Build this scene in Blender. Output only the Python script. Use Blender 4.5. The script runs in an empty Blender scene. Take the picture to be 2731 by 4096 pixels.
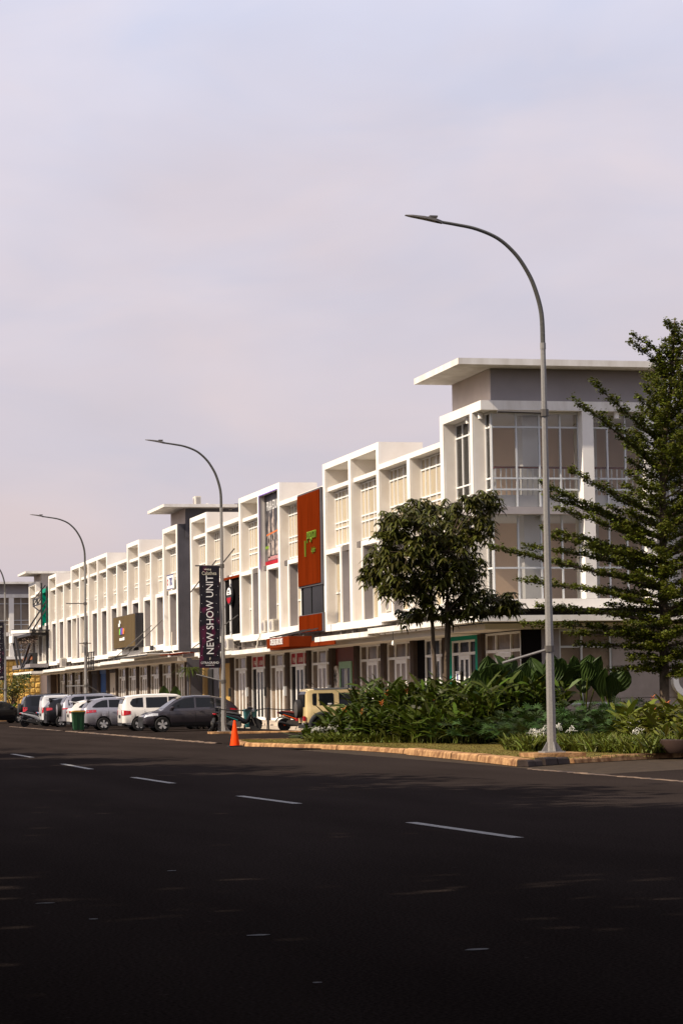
import bpy, math, random
import numpy as np
from mathutils import Matrix, Vector
random.seed(7)
RNG = np.random.default_rng(11)
PI = math.pi
scene = bpy.context.scene
COL = scene.collection

# ------------------------------------------------------------------ camera
# World frame: x runs along the shop row (+x towards the viewer), the row's front is y = 0,
# the road lies at negative y, z is up.  Metres.
CAM = Vector((83.301, -24.402, 1.55))
cF = Vector((-0.96780553, 0.24041201, 0.07452861))
cR = Vector((0.23990412, 0.97066756, -0.01582747))
cU = Vector((0.07614762, -0.00256181, 0.99709326))
cam = bpy.data.cameras.new('camera')
cam.sensor_fit = 'VERTICAL'
cam.sensor_height = 36.0
cam.lens = 9784.4 / 4096 * 36.0
cam.clip_start = 0.1
cam.clip_end = 6000
camo = bpy.data.objects.new('camera', cam)
COL.objects.link(camo)
M = Matrix((cR, cU, -cF)).transposed().to_4x4()
M.translation = CAM
camo.matrix_world = M
scene.camera = camo

# ------------------------------------------------------------------ sky and sun
SUN_DIR = Vector((0.22, -1.0, 0.92)).normalized()      # towards the sun
elev = math.asin(SUN_DIR.z)
azim = math.atan2(SUN_DIR.x, SUN_DIR.y)
world = bpy.data.worlds.new('World')
scene.world = world
world.use_nodes = True
wn, wl = world.node_tree.nodes, world.node_tree.links
wn.clear()
w_out = wn.new('ShaderNodeOutputWorld')
w_bg = wn.new('ShaderNodeBackground')
w_bg.inputs['Strength'].default_value = 0.10
w_sky = wn.new('ShaderNodeTexSky')
w_sky.sky_type = 'NISHITA'
w_sky.sun_disc = False
w_sky.sun_elevation = elev
w_sky.sun_rotation = azim
w_sky.dust_density = 3.0
w_sky.air_density = 1.2
w_tc = wn.new('ShaderNodeTexCoord')
w_sep = wn.new('ShaderNodeSeparateXYZ')
wl.new(w_tc.outputs['Generated'], w_sep.inputs[0])
w_map = wn.new('ShaderNodeMapping')
w_map.inputs['Scale'].default_value = (5.0, 5.0, 12.0)
wl.new(w_tc.outputs['Generated'], w_map.inputs[0])
w_noise = wn.new('ShaderNodeTexNoise')
w_noise.inputs['Scale'].default_value = 1.0
w_noise.inputs['Detail'].default_value = 4.0
w_noise.inputs['Roughness'].default_value = 0.5
wl.new(w_map.outputs[0], w_noise.inputs['Vector'])
w_off = wn.new('ShaderNodeMath'); w_off.operation = 'MULTIPLY_ADD'
w_off.inputs[1].default_value = 0.3; w_off.inputs[2].default_value = -0.15
wl.new(w_noise.outputs['Fac'], w_off.inputs[0])
w_add = wn.new('ShaderNodeMath'); w_add.operation = 'ADD'
wl.new(w_sep.outputs['Z'], w_add.inputs[0]); wl.new(w_off.outputs[0], w_add.inputs[1])
w_ramp = wn.new('ShaderNodeValToRGB')
el = w_ramp.color_ramp.elements
el[0].position = 0.0; el[0].color = (0.50, 0.425, 0.435, 1)
el[1].position = 0.32; el[1].color = (0.585, 0.575, 0.665, 1)
e2 = el.new(0.14); e2.color = (0.53, 0.475, 0.515, 1)
wl.new(w_add.outputs[0], w_ramp.inputs[0])
w_scale = wn.new('ShaderNodeVectorMath'); w_scale.operation = 'SCALE'
w_scale.inputs['Scale'].default_value = 10.0
wl.new(w_ramp.outputs['Color'], w_scale.inputs[0])
w_mix = wn.new('ShaderNodeMixRGB')
w_mix.inputs['Fac'].default_value = 0.9
wl.new(w_sky.outputs['Color'], w_mix.inputs[1])
wl.new(w_scale.outputs[0], w_mix.inputs[2])
w_map2 = wn.new('ShaderNodeMapping'); w_map2.inputs['Scale'].default_value = (7.0, 7.0, 22.0); w_map2.inputs['Rotation'].default_value = (0.25, 0.1, 0.0)
wl.new(w_tc.outputs['Generated'], w_map2.inputs[0])
w_n2 = wn.new('ShaderNodeTexNoise'); w_n2.inputs['Scale'].default_value = 1.0; w_n2.inputs['Detail'].default_value = 5.0; w_n2.inputs['Distortion'].default_value = 0.6
wl.new(w_map2.outputs[0], w_n2.inputs['Vector'])
w_r2 = wn.new('ShaderNodeValToRGB')
w_r2.color_ramp.elements[0].position = 0.3; w_r2.color_ramp.elements[0].color = (0.90, 0.945, 1.01, 1)
w_r2.color_ramp.elements[1].position = 0.72; w_r2.color_ramp.elements[1].color = (1.07, 1.03, 1.01, 1)
wl.new(w_n2.outputs['Fac'], w_r2.inputs[0])
w_m2 = wn.new('ShaderNodeMixRGB'); w_m2.blend_type = 'MULTIPLY'; w_m2.inputs['Fac'].default_value = 1.0
wl.new(w_mix.outputs[0], w_m2.inputs[1]); wl.new(w_r2.outputs['Color'], w_m2.inputs[2])
wl.new(w_m2.outputs[0], w_bg.inputs['Color'])
wl.new(w_bg.outputs[0], w_out.inputs['Surface'])

sl = bpy.data.lights.new('sun', 'SUN')
sl.energy = 5.0
sl.angle = math.radians(0.6)
sl.color = (1.0, 0.86, 0.69)
slo = bpy.data.objects.new('sun', sl)
COL.objects.link(slo)
slo.location = (60, -60, 60)
slo.rotation_euler = SUN_DIR.to_track_quat('Z', 'Y').to_euler()

scene.view_settings.view_transform = 'Standard'
scene.view_settings.look = 'None'
scene.view_settings.exposure = 0.45
scene.view_settings.gamma = 1.0
scene.view_settings.use_curve_mapping = False

# ------------------------------------------------------------------ materials
MATS = {}

def mat(name, col, rough=0.6, metal=0.0, spec=0.5, nscale=0.0, namt=0.0, col2=None, bump=0.0, bscale=None,
        stretch=(1, 1, 1), island=0.0, coat=0.0, trans=0.0, detail=4.0):
    """Principled material with object-space noise, optional random value per mesh island."""
    if name in MATS:
        return MATS[name]
    m = bpy.data.materials.new(name)
    m.use_nodes = True
    nt = m.node_tree
    n, l = nt.nodes, nt.links
    b = n['Principled BSDF']
    b.inputs['Roughness'].default_value = rough
    b.inputs['Metallic'].default_value = metal
    b.inputs['Specular IOR Level'].default_value = spec
    if coat:
        b.inputs['Coat Weight'].default_value = coat
        b.inputs['Coat Roughness'].default_value = 0.05
    c4 = (*col, 1)
    b.inputs['Base Color'].default_value = c4
    last = None
    if namt or bump:
        tc = n.new('ShaderNodeTexCoord')
        mp = n.new('ShaderNodeMapping')
        mp.inputs['Scale'].default_value = stretch
        l.new(tc.outputs['Object'], mp.inputs[0])
    if namt:
        nz = n.new('ShaderNodeTexNoise')
        nz.inputs['Scale'].default_value = nscale
        nz.inputs['Detail'].default_value = detail
        nz.inputs['Roughness'].default_value = 0.6
        l.new(mp.outputs[0], nz.inputs['Vector'])
        rp = n.new('ShaderNodeValToRGB')
        rp.color_ramp.elements[0].position = 0.36
        rp.color_ramp.elements[1].position = 0.66
        c2 = col2 if col2 else tuple(c * (1 - namt) for c in col)
        rp.color_ramp.elements[0].color = (*c2, 1)
        rp.color_ramp.elements[1].color = c4
        l.new(nz.outputs['Fac'], rp.inputs[0])
        last = rp.outputs['Color']
    if island:
        ge = n.new('ShaderNodeNewGeometry')
        hs = n.new('ShaderNodeHueSaturation')
        ml = n.new('ShaderNodeMath'); ml.operation = 'MULTIPLY_ADD'
        ml.inputs[1].default_value = island * 2; ml.inputs[2].default_value = 1 - island
        l.new(ge.outputs['Random Per Island'], ml.inputs[0])
        l.new(ml.outputs[0], hs.inputs['Value'])
        mh = n.new('ShaderNodeMath'); mh.operation = 'MULTIPLY_ADD'
        mh.inputs[1].default_value = 0.06; mh.inputs[2].default_value = 0.47
        l.new(ge.outputs['Random Per Island'], mh.inputs[0])
        l.new(mh.outputs[0], hs.inputs['Hue'])
        if last: l.new(last, hs.inputs['Color'])
        else: hs.inputs['Color'].default_value = c4
        last = hs.outputs['Color']
    if last:
        l.new(last, b.inputs['Base Color'])
    if bump:
        bz = n.new('ShaderNodeTexNoise')
        bz.inputs['Scale'].default_value = bscale or nscale * 6
        bz.inputs['Detail'].default_value = 3
        l.new(mp.outputs[0], bz.inputs['Vector'])
        bp = n.new('ShaderNodeBump')
        bp.inputs['Strength'].default_value = bump
        bp.inputs['Distance'].default_value = 0.02
        l.new(bz.outputs['Fac'], bp.inputs['Height'])
        l.new(bp.outputs[0], b.inputs['Normal'])
    if trans:
        tr = n.new('ShaderNodeBsdfTranslucent')
        if last: l.new(last, tr.inputs['Color'])
        else: tr.inputs['Color'].default_value = c4
        mx = n.new('ShaderNodeMixShader')
        mx.inputs[0].default_value = trans
        l.new(b.outputs[0], mx.inputs[1]); l.new(tr.outputs[0], mx.inputs[2])
        l.new(mx.outputs[0], n['Material Output'].inputs['Surface'])
    MATS[name] = m
    return m

def glass_mat(name, tint=(0.9, 0.9, 0.88), base=0.0):
    m = bpy.data.materials.new(name); m.use_nodes = True
    n, l = m.node_tree.nodes, m.node_tree.links
    n.remove(n['Principled BSDF'])
    t = n.new('ShaderNodeBsdfTransparent'); t.inputs[0].default_value = (*tint, 1)
    g = n.new('ShaderNodeBsdfGlossy'); g.inputs['Roughness'].default_value = 0.02
    f = n.new('ShaderNodeFresnel'); f.inputs[0].default_value = 1.45
    mx = n.new('ShaderNodeMixShader')
    l.new(f.outputs[0], mx.inputs[0]); l.new(t.outputs[0], mx.inputs[1]); l.new(g.outputs[0], mx.inputs[2])
    l.new(mx.outputs[0], n['Material Output'].inputs['Surface'])
    MATS[name] = m
    return m

WHITE = mat('white_paint', (0.80, 0.775, 0.73), 0.75, nscale=0.55, namt=0.10, col2=(0.70, 0.665, 0.61), bump=0.06, bscale=30, spec=0.0)
FIN = mat('fin_paint', (0.74, 0.70, 0.64), 0.8, nscale=0.8, namt=0.1, col2=(0.66, 0.61, 0.55), bump=0.06, bscale=30, spec=0.0)
STAIN = mat('weathered_white_paint', (0.76, 0.735, 0.69), 0.8, nscale=1.6, namt=0.3, col2=(0.61, 0.575, 0.52), stretch=(1.1, 1.1, 0.3), spec=0.0)
GREYP = mat('grey_paint', (0.27, 0.25, 0.255), 0.8, nscale=1.2, namt=0.12, spec=0.0)
BANDG = mat('band_grey_paint', (0.40, 0.365, 0.36), 0.8, nscale=1.2, namt=0.15, spec=0.0)
DGREY = mat('dark_grey_paint', (0.105, 0.10, 0.11), 0.75, nscale=0.8, namt=0.2, spec=0.0)
TOWER = mat('tower_grey_paint', (0.31, 0.285, 0.285), 0.75, nscale=0.7, namt=0.12, spec=0.0)
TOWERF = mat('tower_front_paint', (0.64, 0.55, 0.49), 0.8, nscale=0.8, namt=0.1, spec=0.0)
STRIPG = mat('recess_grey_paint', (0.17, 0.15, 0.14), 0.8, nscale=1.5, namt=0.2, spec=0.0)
ALU = mat('white_aluminium', (0.78, 0.77, 0.74), 0.4, spec=0.5)
GALU = mat('grey_aluminium', (0.5, 0.52, 0.53), 0.4, spec=0.5)
PANE = mat('curtained_glass', (0.46, 0.385, 0.265), 0.08, nscale=0.5, namt=0.14, stretch=(1, 1, 0.3), spec=0.15)
SHOPG = mat('shop_glass', (0.24, 0.185, 0.135), 0.08, nscale=1.1, namt=0.5, spec=0.04)
DARKG = mat('dark_glass', (0.010, 0.010, 0.011), 0.08, spec=0.02)
SOFFIT = mat('soffit_paint', (0.62, 0.57, 0.50), 0.85, nscale=0.6, namt=0.1, spec=0.0)
PILLAR = mat('brown_pillar_paint', (0.085, 0.066, 0.055), 0.7, nscale=2, namt=0.25, spec=0.0)
BLACKP = mat('black_paint', (0.009, 0.008, 0.008), 0.6, spec=0.0)
BLACKS = mat('black_steel', (0.018, 0.016, 0.016), 0.45, spec=0.5)
RUST = mat('rust_red_cladding', (0.18, 0.024, 0.004), 0.6, nscale=3, namt=0.25, stretch=(1, 1, 0.15), spec=0.0)
RUSTF = mat('rust_red_paint', (0.16, 0.024, 0.006), 0.6, nscale=1.5, namt=0.12, spec=0.0)
MAROON = mat('maroon_wall', (0.14, 0.022, 0.012), 0.6, nscale=1, namt=0.15)
TEAL = mat('teal_paint', (0.0, 0.27, 0.17), 0.5, nscale=1.5, namt=0.1, spec=0.05)
TEALD = mat('teal_plastic', (0.012, 0.10, 0.105), 0.45, nscale=2, namt=0.15)
BLUE = mat('blue_paint', (0.006, 0.075, 0.27), 0.5, nscale=1, namt=0.1)
LGREEN = mat('pale_green_paint', (0.24, 0.42, 0.24), 0.55, nscale=1, namt=0.1)
YSHUT = mat('yellow_shutter', (0.56, 0.36, 0.10), 0.5, nscale=1, namt=0.12)
OCHRE = mat('ochre_paint', (0.30, 0.19, 0.07), 0.6, nscale=1, namt=0.1)
CREAM = mat('cream_door', (0.62, 0.55, 0.46), 0.5, nscale=1, namt=0.08)
YTILE = mat('yellow_cladding', (0.66, 0.40, 0.09), 0.5, nscale=2, namt=0.15)
REDS = mat('red_print', (0.34, 0.008, 0.018), 0.5, spec=.1)
WPRINT = mat('white_print', (0.80, 0.79, 0.76), 0.5)
CPRINT = mat('cream_print', (0.62, 0.58, 0.45), 0.5)
LIME = mat('lime_print', (0.17, 0.27, 0.025), 0.5, spec=0.1)
CONC = mat('concrete', (0.40, 0.36, 0.31), 0.9, nscale=3, namt=0.3, bump=0.3, bscale=25, spec=0.2)
STEP = mat('walkway_tile', (0.50, 0.42, 0.33), 0.7, nscale=2.5, namt=0.2, spec=0.3)
GALV = mat('galvanised_steel', (0.25, 0.238, 0.22), 0.55, metal=0.15, nscale=26, namt=0.45, col2=(0.20, 0.19, 0.18), spec=0.5)
ARMG = mat('backlit_arm_steel', (0.10, 0.097, 0.085), 0.5, metal=0.3, nscale=20, namt=0.3)  # backlit darkness of the lamp arm put into its colour
DGALV = mat('dark_steel', (0.10, 0.09, 0.08), 0.5, metal=0.3)
BROWNS = mat('brown_slat', (0.20, 0.135, 0.055), 0.6, nscale=3, namt=0.2, stretch=(1, 1, 0.1))
ACW = mat('aged_white_plastic', (0.58, 0.54, 0.46), 0.5, nscale=3, namt=0.12)
RUBBER = mat('rubber', (0.014, 0.013, 0.013), 0.75, spec=0.3)
CHROME = mat('alloy', (0.62, 0.61, 0.60), 0.35, metal=0.5)
KERB = mat('painted_kerb', (0.45, 0.265, 0.125), 0.9, nscale=4.5, namt=0.7, col2=(0.17, 0.085, 0.04), bump=1.0, bscale=10, spec=0.1)
KERBD = mat('dark_kerb', (0.05, 0.035, 0.03), 0.85, nscale=3, namt=0.5, bump=0.5, bscale=14, spec=0.2)
GUTTER = mat('worn_concrete_edge', (0.21, 0.145, 0.095), 0.9, nscale=1.1, namt=0.6, col2=(0.045, 0.034, 0.03), bump=0.8, bscale=9, spec=0.15)
LAWN = mat('dry_lawn', (0.155, 0.115, 0.028), 0.95, nscale=1.6, namt=0.4, col2=(0.085, 0.07, 0.018), bump=0.7, bscale=60, spec=0.1)
GRASS = mat('grass_blade', (0.15, 0.125, 0.03), 0.8, island=0.35, spec=0.15, trans=0.2)
SOIL = mat('soil', (0.05, 0.035, 0.022), 0.95, nscale=3, namt=0.4, spec=0.1)
BARK = mat('bark', (0.13, 0.095, 0.065), 0.9, nscale=5, namt=0.6, col2=(0.045, 0.033, 0.025), stretch=(1, 1, 0.4), bump=0.6, bscale=20, spec=0.15)
LEAF_A = mat('dark_whorl_leaf', (0.066, 0.066, 0.011), 0.42, island=0.45, trans=0.22, spec=0.2)
LEAF_B = mat('small_green_leaf', (0.085, 0.094, 0.009), 0.5, island=0.45, trans=0.28, spec=0.2)
LEAF_H = mat('heliconia_leaf', (0.045, 0.062, 0.005), 0.5, island=0.6, trans=0.18, spec=0.2)
LEAF_Y = mat('yellowish_heliconia_leaf', (0.085, 0.088, 0.008), 0.5, island=0.6, trans=0.18, spec=0.2)
LEAF_P = mat('philodendron_leaf', (0.028, 0.05, 0.009), 0.5, island=0.6, trans=0.12, spec=0.2)
LEAF_L = mat('lily_leaf', (0.095, 0.11, 0.014), 0.5, island=0.4, trans=0.2, spec=0.2)
LEAF_E = mat('elephant_ear_leaf', (0.04, 0.066, 0.015), 0.45, island=0.3, trans=0.25, spec=0.2)
LEAF_S = mat('shade_tree_leaf', (0.06, 0.075, 0.015), 0.5, island=0.3, spec=0.3)
PETALW = mat('white_petal', (0.82, 0.80, 0.72), 0.5, trans=0.2)
PETALO = mat('orange_bract', (0.55, 0.13, 0.012), 0.45)
CONEO = mat('cone_orange', (0.90, 0.058, 0.002), 0.55, nscale=4, namt=0.08, spec=0.1)
GREENP = mat('green_plastic', (0.008, 0.062, 0.018), 0.45, nscale=3, namt=0.2)
YLID = mat('yellow_plastic', (0.50, 0.27, 0.03), 0.5, nscale=4, namt=0.3)
LAMPRED = mat('tail_lamp_red', (0.42, 0.012, 0.02), 0.12, coat=0.5)
LAMPW = mat('head_lamp', (0.68, 0.70, 0.74), 0.1, coat=0.5)
TRIM = mat('black_trim', (0.02, 0.02, 0.021), 0.6, spec=0.4)
TGLASS = mat('tinted_glass', (0.008, 0.009, 0.011), 0.03, spec=0.28)
LINEP = mat('road_paint', (0.30, 0.29, 0.28), 0.8, nscale=9, namt=0.35, spec=0.2)
INTW = mat('interior_white', (0.72, 0.71, 0.68), 0.8, nscale=0.7, namt=0.06, spec=0.2)
INTB = mat('interior_beige', (0.82, 0.61, 0.44), 0.85, nscale=0.7, namt=0.08, spec=0.2)
GLASS = glass_mat('clear_glass', (0.99, 0.99, 0.985))
WALLG = mat('ground_floor_render', (0.335, 0.29, 0.27), 0.85, nscale=1.4, namt=0.18, bump=0.15, bscale=30, spec=0.2)
WOOD = mat('wood_orange', (0.30, 0.09, 0.025), 0.6)

def asphalt(name, col, patch):
    m = bpy.data.materials.new(name); m.use_nodes = True
    n, l = m.node_tree.nodes, m.node_tree.links
    b = n['Principled BSDF']
    b.inputs['Roughness'].default_value = 0.9
    b.inputs['Specular IOR Level'].default_value = 0.0
    tc = n.new('ShaderNodeTexCoord')
    def noise(scale, det, st=(1, 1, 1)):
        mp = n.new('ShaderNodeMapping'); mp.inputs['Scale'].default_value = st
        l.new(tc.outputs['Object'], mp.inputs[0])
        z = n.new('ShaderNodeTexNoise'); z.inputs['Scale'].default_value = scale; z.inputs['Detail'].default_value = det
        l.new(mp.outputs[0], z.inputs['Vector'])
        return z.outputs['Fac']
    def ramp(src, p0, p1, c0, c1):
        r = n.new('ShaderNodeValToRGB')
        r.color_ramp.elements[0].position = p0; r.color_ramp.elements[1].position = p1
        r.color_ramp.elements[0].color = (*c0, 1); r.color_ramp.elements[1].color = (*c1, 1)
        l.new(src, r.inputs[0]); return r.outputs['Color']
    big = ramp(noise(0.35, 4, (0.35, 1.6, 1)), 0.35, 0.7, tuple(c * patch for c in col), col)
    fine = ramp(noise(42, 3), 0.3, 0.72, (0.55, 0.55, 0.55), (1.4, 1.38, 1.36))
    mx = n.new('ShaderNodeMixRGB'); mx.blend_type = 'MULTIPLY'; mx.inputs['Fac'].default_value = 1
    l.new(big, mx.inputs[1]); l.new(fine, mx.inputs[2])
    spk = ramp(noise(7.0, 2), 0.74, 0.80, (0, 0, 0), (0.07, 0.06, 0.05))
    ad = n.new('ShaderNodeMixRGB'); ad.blend_type = 'ADD'; ad.inputs['Fac'].default_value = 0.35
    l.new(mx.outputs[0], ad.inputs[1]); l.new(spk, ad.inputs[2])
    l.new(ad.outputs[0], b.inputs['Base Color'])
    bp = n.new('ShaderNodeBump'); bp.inputs['Strength'].default_value = 0.5; bp.inputs['Distance'].default_value = 0.01
    l.new(noise(60, 2), bp.inputs['Height']); l.new(bp.outputs[0], b.inputs['Normal'])
    MATS[name] = m
    return m
ASPH = asphalt('asphalt', (0.031, 0.0245, 0.0225), 0.75)
ASPH2 = asphalt('forecourt_asphalt', (0.029, 0.0228, 0.0205), 0.7)

# ------------------------------------------------------------------ mesh helpers
ORG = {}

class MB:
    def __init__(s):
        s.v = []; s.f = []
    def add(s, vs, fs):
        k = len(s.v)
        s.v.extend([tuple(p) for p in vs]); s.f.extend([tuple(i + k for i in q) for q in fs])
        return s
    def box(s, x0, x1, y0, y1, z0, z1):
        v = [(x0, y0, z0), (x1, y0, z0), (x1, y1, z0), (x0, y1, z0), (x0, y0, z1), (x1, y0, z1), (x1, y1, z1), (x0, y1, z1)]
        return s.add(v, [(0, 3, 2, 1), (4, 5, 6, 7), (0, 1, 5, 4), (1, 2, 6, 5), (2, 3, 7, 6), (3, 0, 4, 7)])
    def bar(s, a, b, w, h=None):
        """rectangular bar from a to b"""
        h = h or w
        a = Vector(a); b = Vector(b); d = (b - a).normalized()
        up = Vector((0, 0, 1)) if abs(d.z) < 0.95 else Vector((0, 1, 0))
        r = d.cross(up).normalized(); u = r.cross(d)
        v = []
        for p in (a, b):
            for (i, j) in ((-1, -1), (1, -1), (1, 1), (-1, 1)):
                v.append(p + r * i * w / 2 + u * j * h / 2)
        return s.add(v, [(3, 2, 1, 0), (4, 5, 6, 7), (0, 1, 5, 4), (1, 2, 6, 5), (2, 3, 7, 6), (3, 0, 4, 7)])
    def tube(s, pts, radii, n=8, cap=True):
        pts = [Vector(p) for p in pts]
        if not hasattr(radii, '__len__'): radii = [radii] * len(pts)
        rings = []; prev = None
        for i, p in enumerate(pts):
            d = (pts[min(i + 1, len(pts) - 1)] - pts[max(i - 1, 0)]).normalized()
            if prev is None:
                ref = Vector((0, 0, 1)) if abs(d.z) < 0.9 else Vector((0, 1, 0))
                r = d.cross(ref).normalized()
            else:
                r = (prev - d * prev.dot(d)).normalized()
            prev = r
            u = d.cross(r)
            rings.append([p + (r * math.cos(2 * PI * k / n) + u * math.sin(2 * PI * k / n)) * radii[i] for k in range(n)])
        v = [q for rg in rings for q in rg]; f = []
        for i in range(len(rings) - 1):
            for k in range(n):
                k2 = (k + 1) % n
                f.append((i * n + k, i * n + k2, (i + 1) * n + k2, (i + 1) * n + k))
        if cap:
            f.append(tuple(range(n - 1, -1, -1))); f.append(tuple((len(rings) - 1) * n + k for k in range(n)))
        return s.add(v, f)
    def lathe(s, prof, c=(0, 0, 0), n=20, axis='z', sx=1.0):
        """profile of (radius, height) round an axis through c"""
        v = []; f = []; m = len(prof)
        for k in range(n):
            a = 2 * PI * k / n; ca, sa = math.cos(a), math.sin(a)
            for (r, h) in prof:
                if axis == 'z': p = (c[0] + r * ca * sx, c[1] + r * sa, c[2] + h)
                elif axis == 'y': p = (c[0] + r * ca, c[1] + h, c[2] + r * sa)
                else: p = (c[0] + h, c[1] + r * ca, c[2] + r * sa)
                v.append(p)
        for k in range(n):
            k2 = (k + 1) % n
            for i in range(m - 1):
                f.append((k * m + i, k2 * m + i, k2 * m + i + 1, k * m + i + 1))
        f.append(tuple(k * m for k in range(n - 1, -1, -1))); f.append(tuple(k * m + m - 1 for k in range(n)))
        return s.add(v, f)
    def prism(s, poly, a0, a1, axis='y'):
        """extrude a polygon; axis y: poly in (x,z); axis x: poly in (y,z); axis z: poly in (x,y)"""
        def P(p, a):
            return {'y': (p[0], a, p[1]), 'x': (a, p[0], p[1]), 'z': (p[0], p[1], a)}[axis]
        n = len(poly)
        v = [P(p, a0) for p in poly] + [P(p, a1) for p in poly]
        f = [tuple(range(n)), tuple(range(2 * n - 1, n - 1, -1))]
        f += [(i, (i + 1) % n, n + (i + 1) % n, n + i) for i in range(n)]
        return s.add(v, f)
    def loft(s, secs, n=10):
        """secs: (x, y, z, half_y, half_z) rounded sections along x/z path"""
        v = []; f = []
        for (x, y, z, hy, hz) in secs:
            for k in range(n):
                a = 2 * PI * k / n
                ca, sa = math.cos(a), math.sin(a)
                ca = math.copysign(abs(ca) ** 0.7, ca); sa = math.copysign(abs(sa) ** 0.7, sa)
                v.append((x, y + hy * ca, z + hz * sa))
        for i in range(len(secs) - 1):
            for k in range(n):
                k2 = (k + 1) % n
                f.append((i * n + k, i * n + k2, (i + 1) * n + k2, (i + 1) * n + k))
        f.append(tuple(range(n - 1, -1, -1))); f.append(tuple((len(secs) - 1) * n + k for k in range(n)))
        return s.add(v, f)

def raw(name, v, f, m, parent=None, smooth=False, recalc=False, sharp=None):
    o3 = ORG.get(parent, (0, 0, 0)) if parent else (0, 0, 0)
    v = np.asarray(v, dtype=float) - np.asarray(o3)
    me = bpy.data.meshes.new(name)
    me.from_pydata(v.tolist(), [], f if isinstance(f, list) else f.tolist())
    if recalc:
        import bmesh
        bm = bmesh.new(); bm.from_mesh(me)
        bmesh.ops.recalc_face_normals(bm, faces=bm.faces); bm.to_mesh(me); bm.free()
    if smooth:
        me.shade_smooth()
        if sharp: me.set_sharp_from_angle(angle=math.radians(sharp))
    me.materials.append(m)
    o = bpy.data.objects.new(name, me)
    COL.objects.link(o)
    if parent:
        o.parent = parent
        ORG[o] = o3
    return o

def build(name, mb, m, parent=None, smooth=False, sharp=40):
    return raw(name, mb.v, mb.f, m, parent, smooth, True, sharp)

def thing(name, label, cat, loc=(0, 0, 0), rotz=0.0, group=None, local=False):
    o = bpy.data.objects.new(name, None)
    o.empty_display_size = 0.3
    COL.objects.link(o)
    o.location = loc; o.rotation_euler = (0, 0, rotz)
    tag(o, label, cat, group)
    ORG[o] = (0, 0, 0) if local else tuple(loc)
    return o

def tag(o, label=None, cat=None, group=None, kind=None):
    if label: o['label'] = label
    if cat: o['category'] = cat
    if group: o['group'] = group
    if kind: o['kind'] = kind
    return o

def share(name, src, parent, loc):
    o = bpy.data.objects.new(name, src.data)
    COL.objects.link(o); o.parent = parent
    b = ORG.get(parent, (0, 0, 0))
    o.location = (loc[0] - b[0], loc[1] - b[1], loc[2] - b[2])
    return o

def bx(name, m, parent, *b):
    return build(name, MB().box(*b), m, parent)

def text(name, s, size, origin, xdir, ydir, m, parent, extrude=0.01, sx=1.0, align='CENTER', shear=0.0, bold=0.0):
    cu = bpy.data.curves.new(name, 'FONT')
    cu.body = s; cu.size = size; cu.extrude = extrude; cu.align_x = align; cu.align_y = 'CENTER'
    cu.shear = shear; cu.offset = bold; cu.resolution_u = 3
    t = bpy.data.objects.new('tmp_text', cu); COL.objects.link(t)
    dg = bpy.context.evaluated_depsgraph_get()
    me = bpy.data.meshes.new_from_object(t.evaluated_get(dg))
    co = np.zeros(len(me.vertices) * 3); me.vertices.foreach_get('co', co); co = co.reshape(-1, 3)
    X = Vector(xdir).normalized(); Y = Vector(ydir).normalized(); Z = X.cross(Y)
    A = np.array([X[:], Y[:], Z[:]])
    co[:, 0] *= sx
    w = co @ A + np.array(origin)
    fs = [tuple(p.vertices) for p in me.polygons]
    bpy.data.objects.remove(t); bpy.data.curves.remove(cu); bpy.data.meshes.remove(me)
    return raw(name, w, fs, m, parent)

# leaf meshes, vectorised
def strap_leaves(P, D, L, Wd, droop, side=None, prof=(0.35, 1.0, 0.75), ts=(0.0, 0.35, 0.72, 1.0), fold=0.0):
    """arching leaves: base P, unit direction D, length L, width Wd, droop fraction"""
    N = len(P)
    D = D / np.linalg.norm(D, axis=1, keepdims=True)
    if side is None:
        r = RNG.normal(size=(N, 3)); r[:, 2] *= 0.35
        side = np.cross(D, np.cross(r, D) + 1e-6)
        side = np.cross(D, np.array([0, 0, 1.0])) + 0.35 * r
        side -= D * np.sum(side * D, axis=1, keepdims=True)
    side = side / np.linalg.norm(side, axis=1, keepdims=True)
    V = np.zeros((N, 7, 3)); down = np.array([0, 0, -1.0])
    for i, t in enumerate(ts):
        c = P + D * (L * t)[:, None] + down * (droop * L * t * t)[:, None]
        if i < 3:
            h = side * (Wd * prof[i] / 2)[:, None]
            V[:, 2 * i] = c - h; V[:, 2 * i + 1] = c + h
        else:
            V[:, 6] = c
    base = (np.arange(N) * 7)[:, None]
    q1 = base + np.array([[0, 1, 3, 2]]); q2 = base + np.array([[2, 3, 5, 4]]); t3 = base + np.array([[4, 5, 6]])
    F = q1.tolist() + q2.tolist() + t3.tolist()
    return V.reshape(-1, 3), F

def quad_leaves(C, size, flat=0.5, aspect=0.55, tilt=None):
    """small pointed leaves (4-vertex diamonds) centred at C"""
    N = len(C)
    n = RNG.normal(size=(N, 3)); n[:, 2] = np.abs(n[:, 2]) + flat
    n /= np.linalg.norm(n, axis=1, keepdims=True)
    a = RNG.normal(size=(N, 3)); a -= n * np.sum(a * n, axis=1, keepdims=True)
    a /= np.linalg.norm(a, axis=1, keepdims=True)
    b = np.cross(n, a)
    s = (size * RNG.uniform(0.7, 1.3, N))[:, None]
    V = np.stack([C - a * s * 0.5, C + b * s * aspect * 0.5 + a * s * 0.1, C + a * s * 0.5, C - b * s * aspect * 0.5 + a * s * 0.1], 1)
    F = (np.arange(N)[:, None] * 4 + np.arange(4)[None]).tolist()
    return V.reshape(-1, 3), F

class LV:
    """accumulates leaf geometry"""
    def __init__(s): s.V = []; s.F = []; s.n = 0
    def add(s, VF):
        V, F = VF
        k = s.n
        s.V.append(V); s.F.extend([[i + k for i in f] for f in F]); s.n += len(V)
    def obj(s, name, m, parent=None):
        return raw(name, np.concatenate(s.V), s.F, m, parent)

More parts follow.
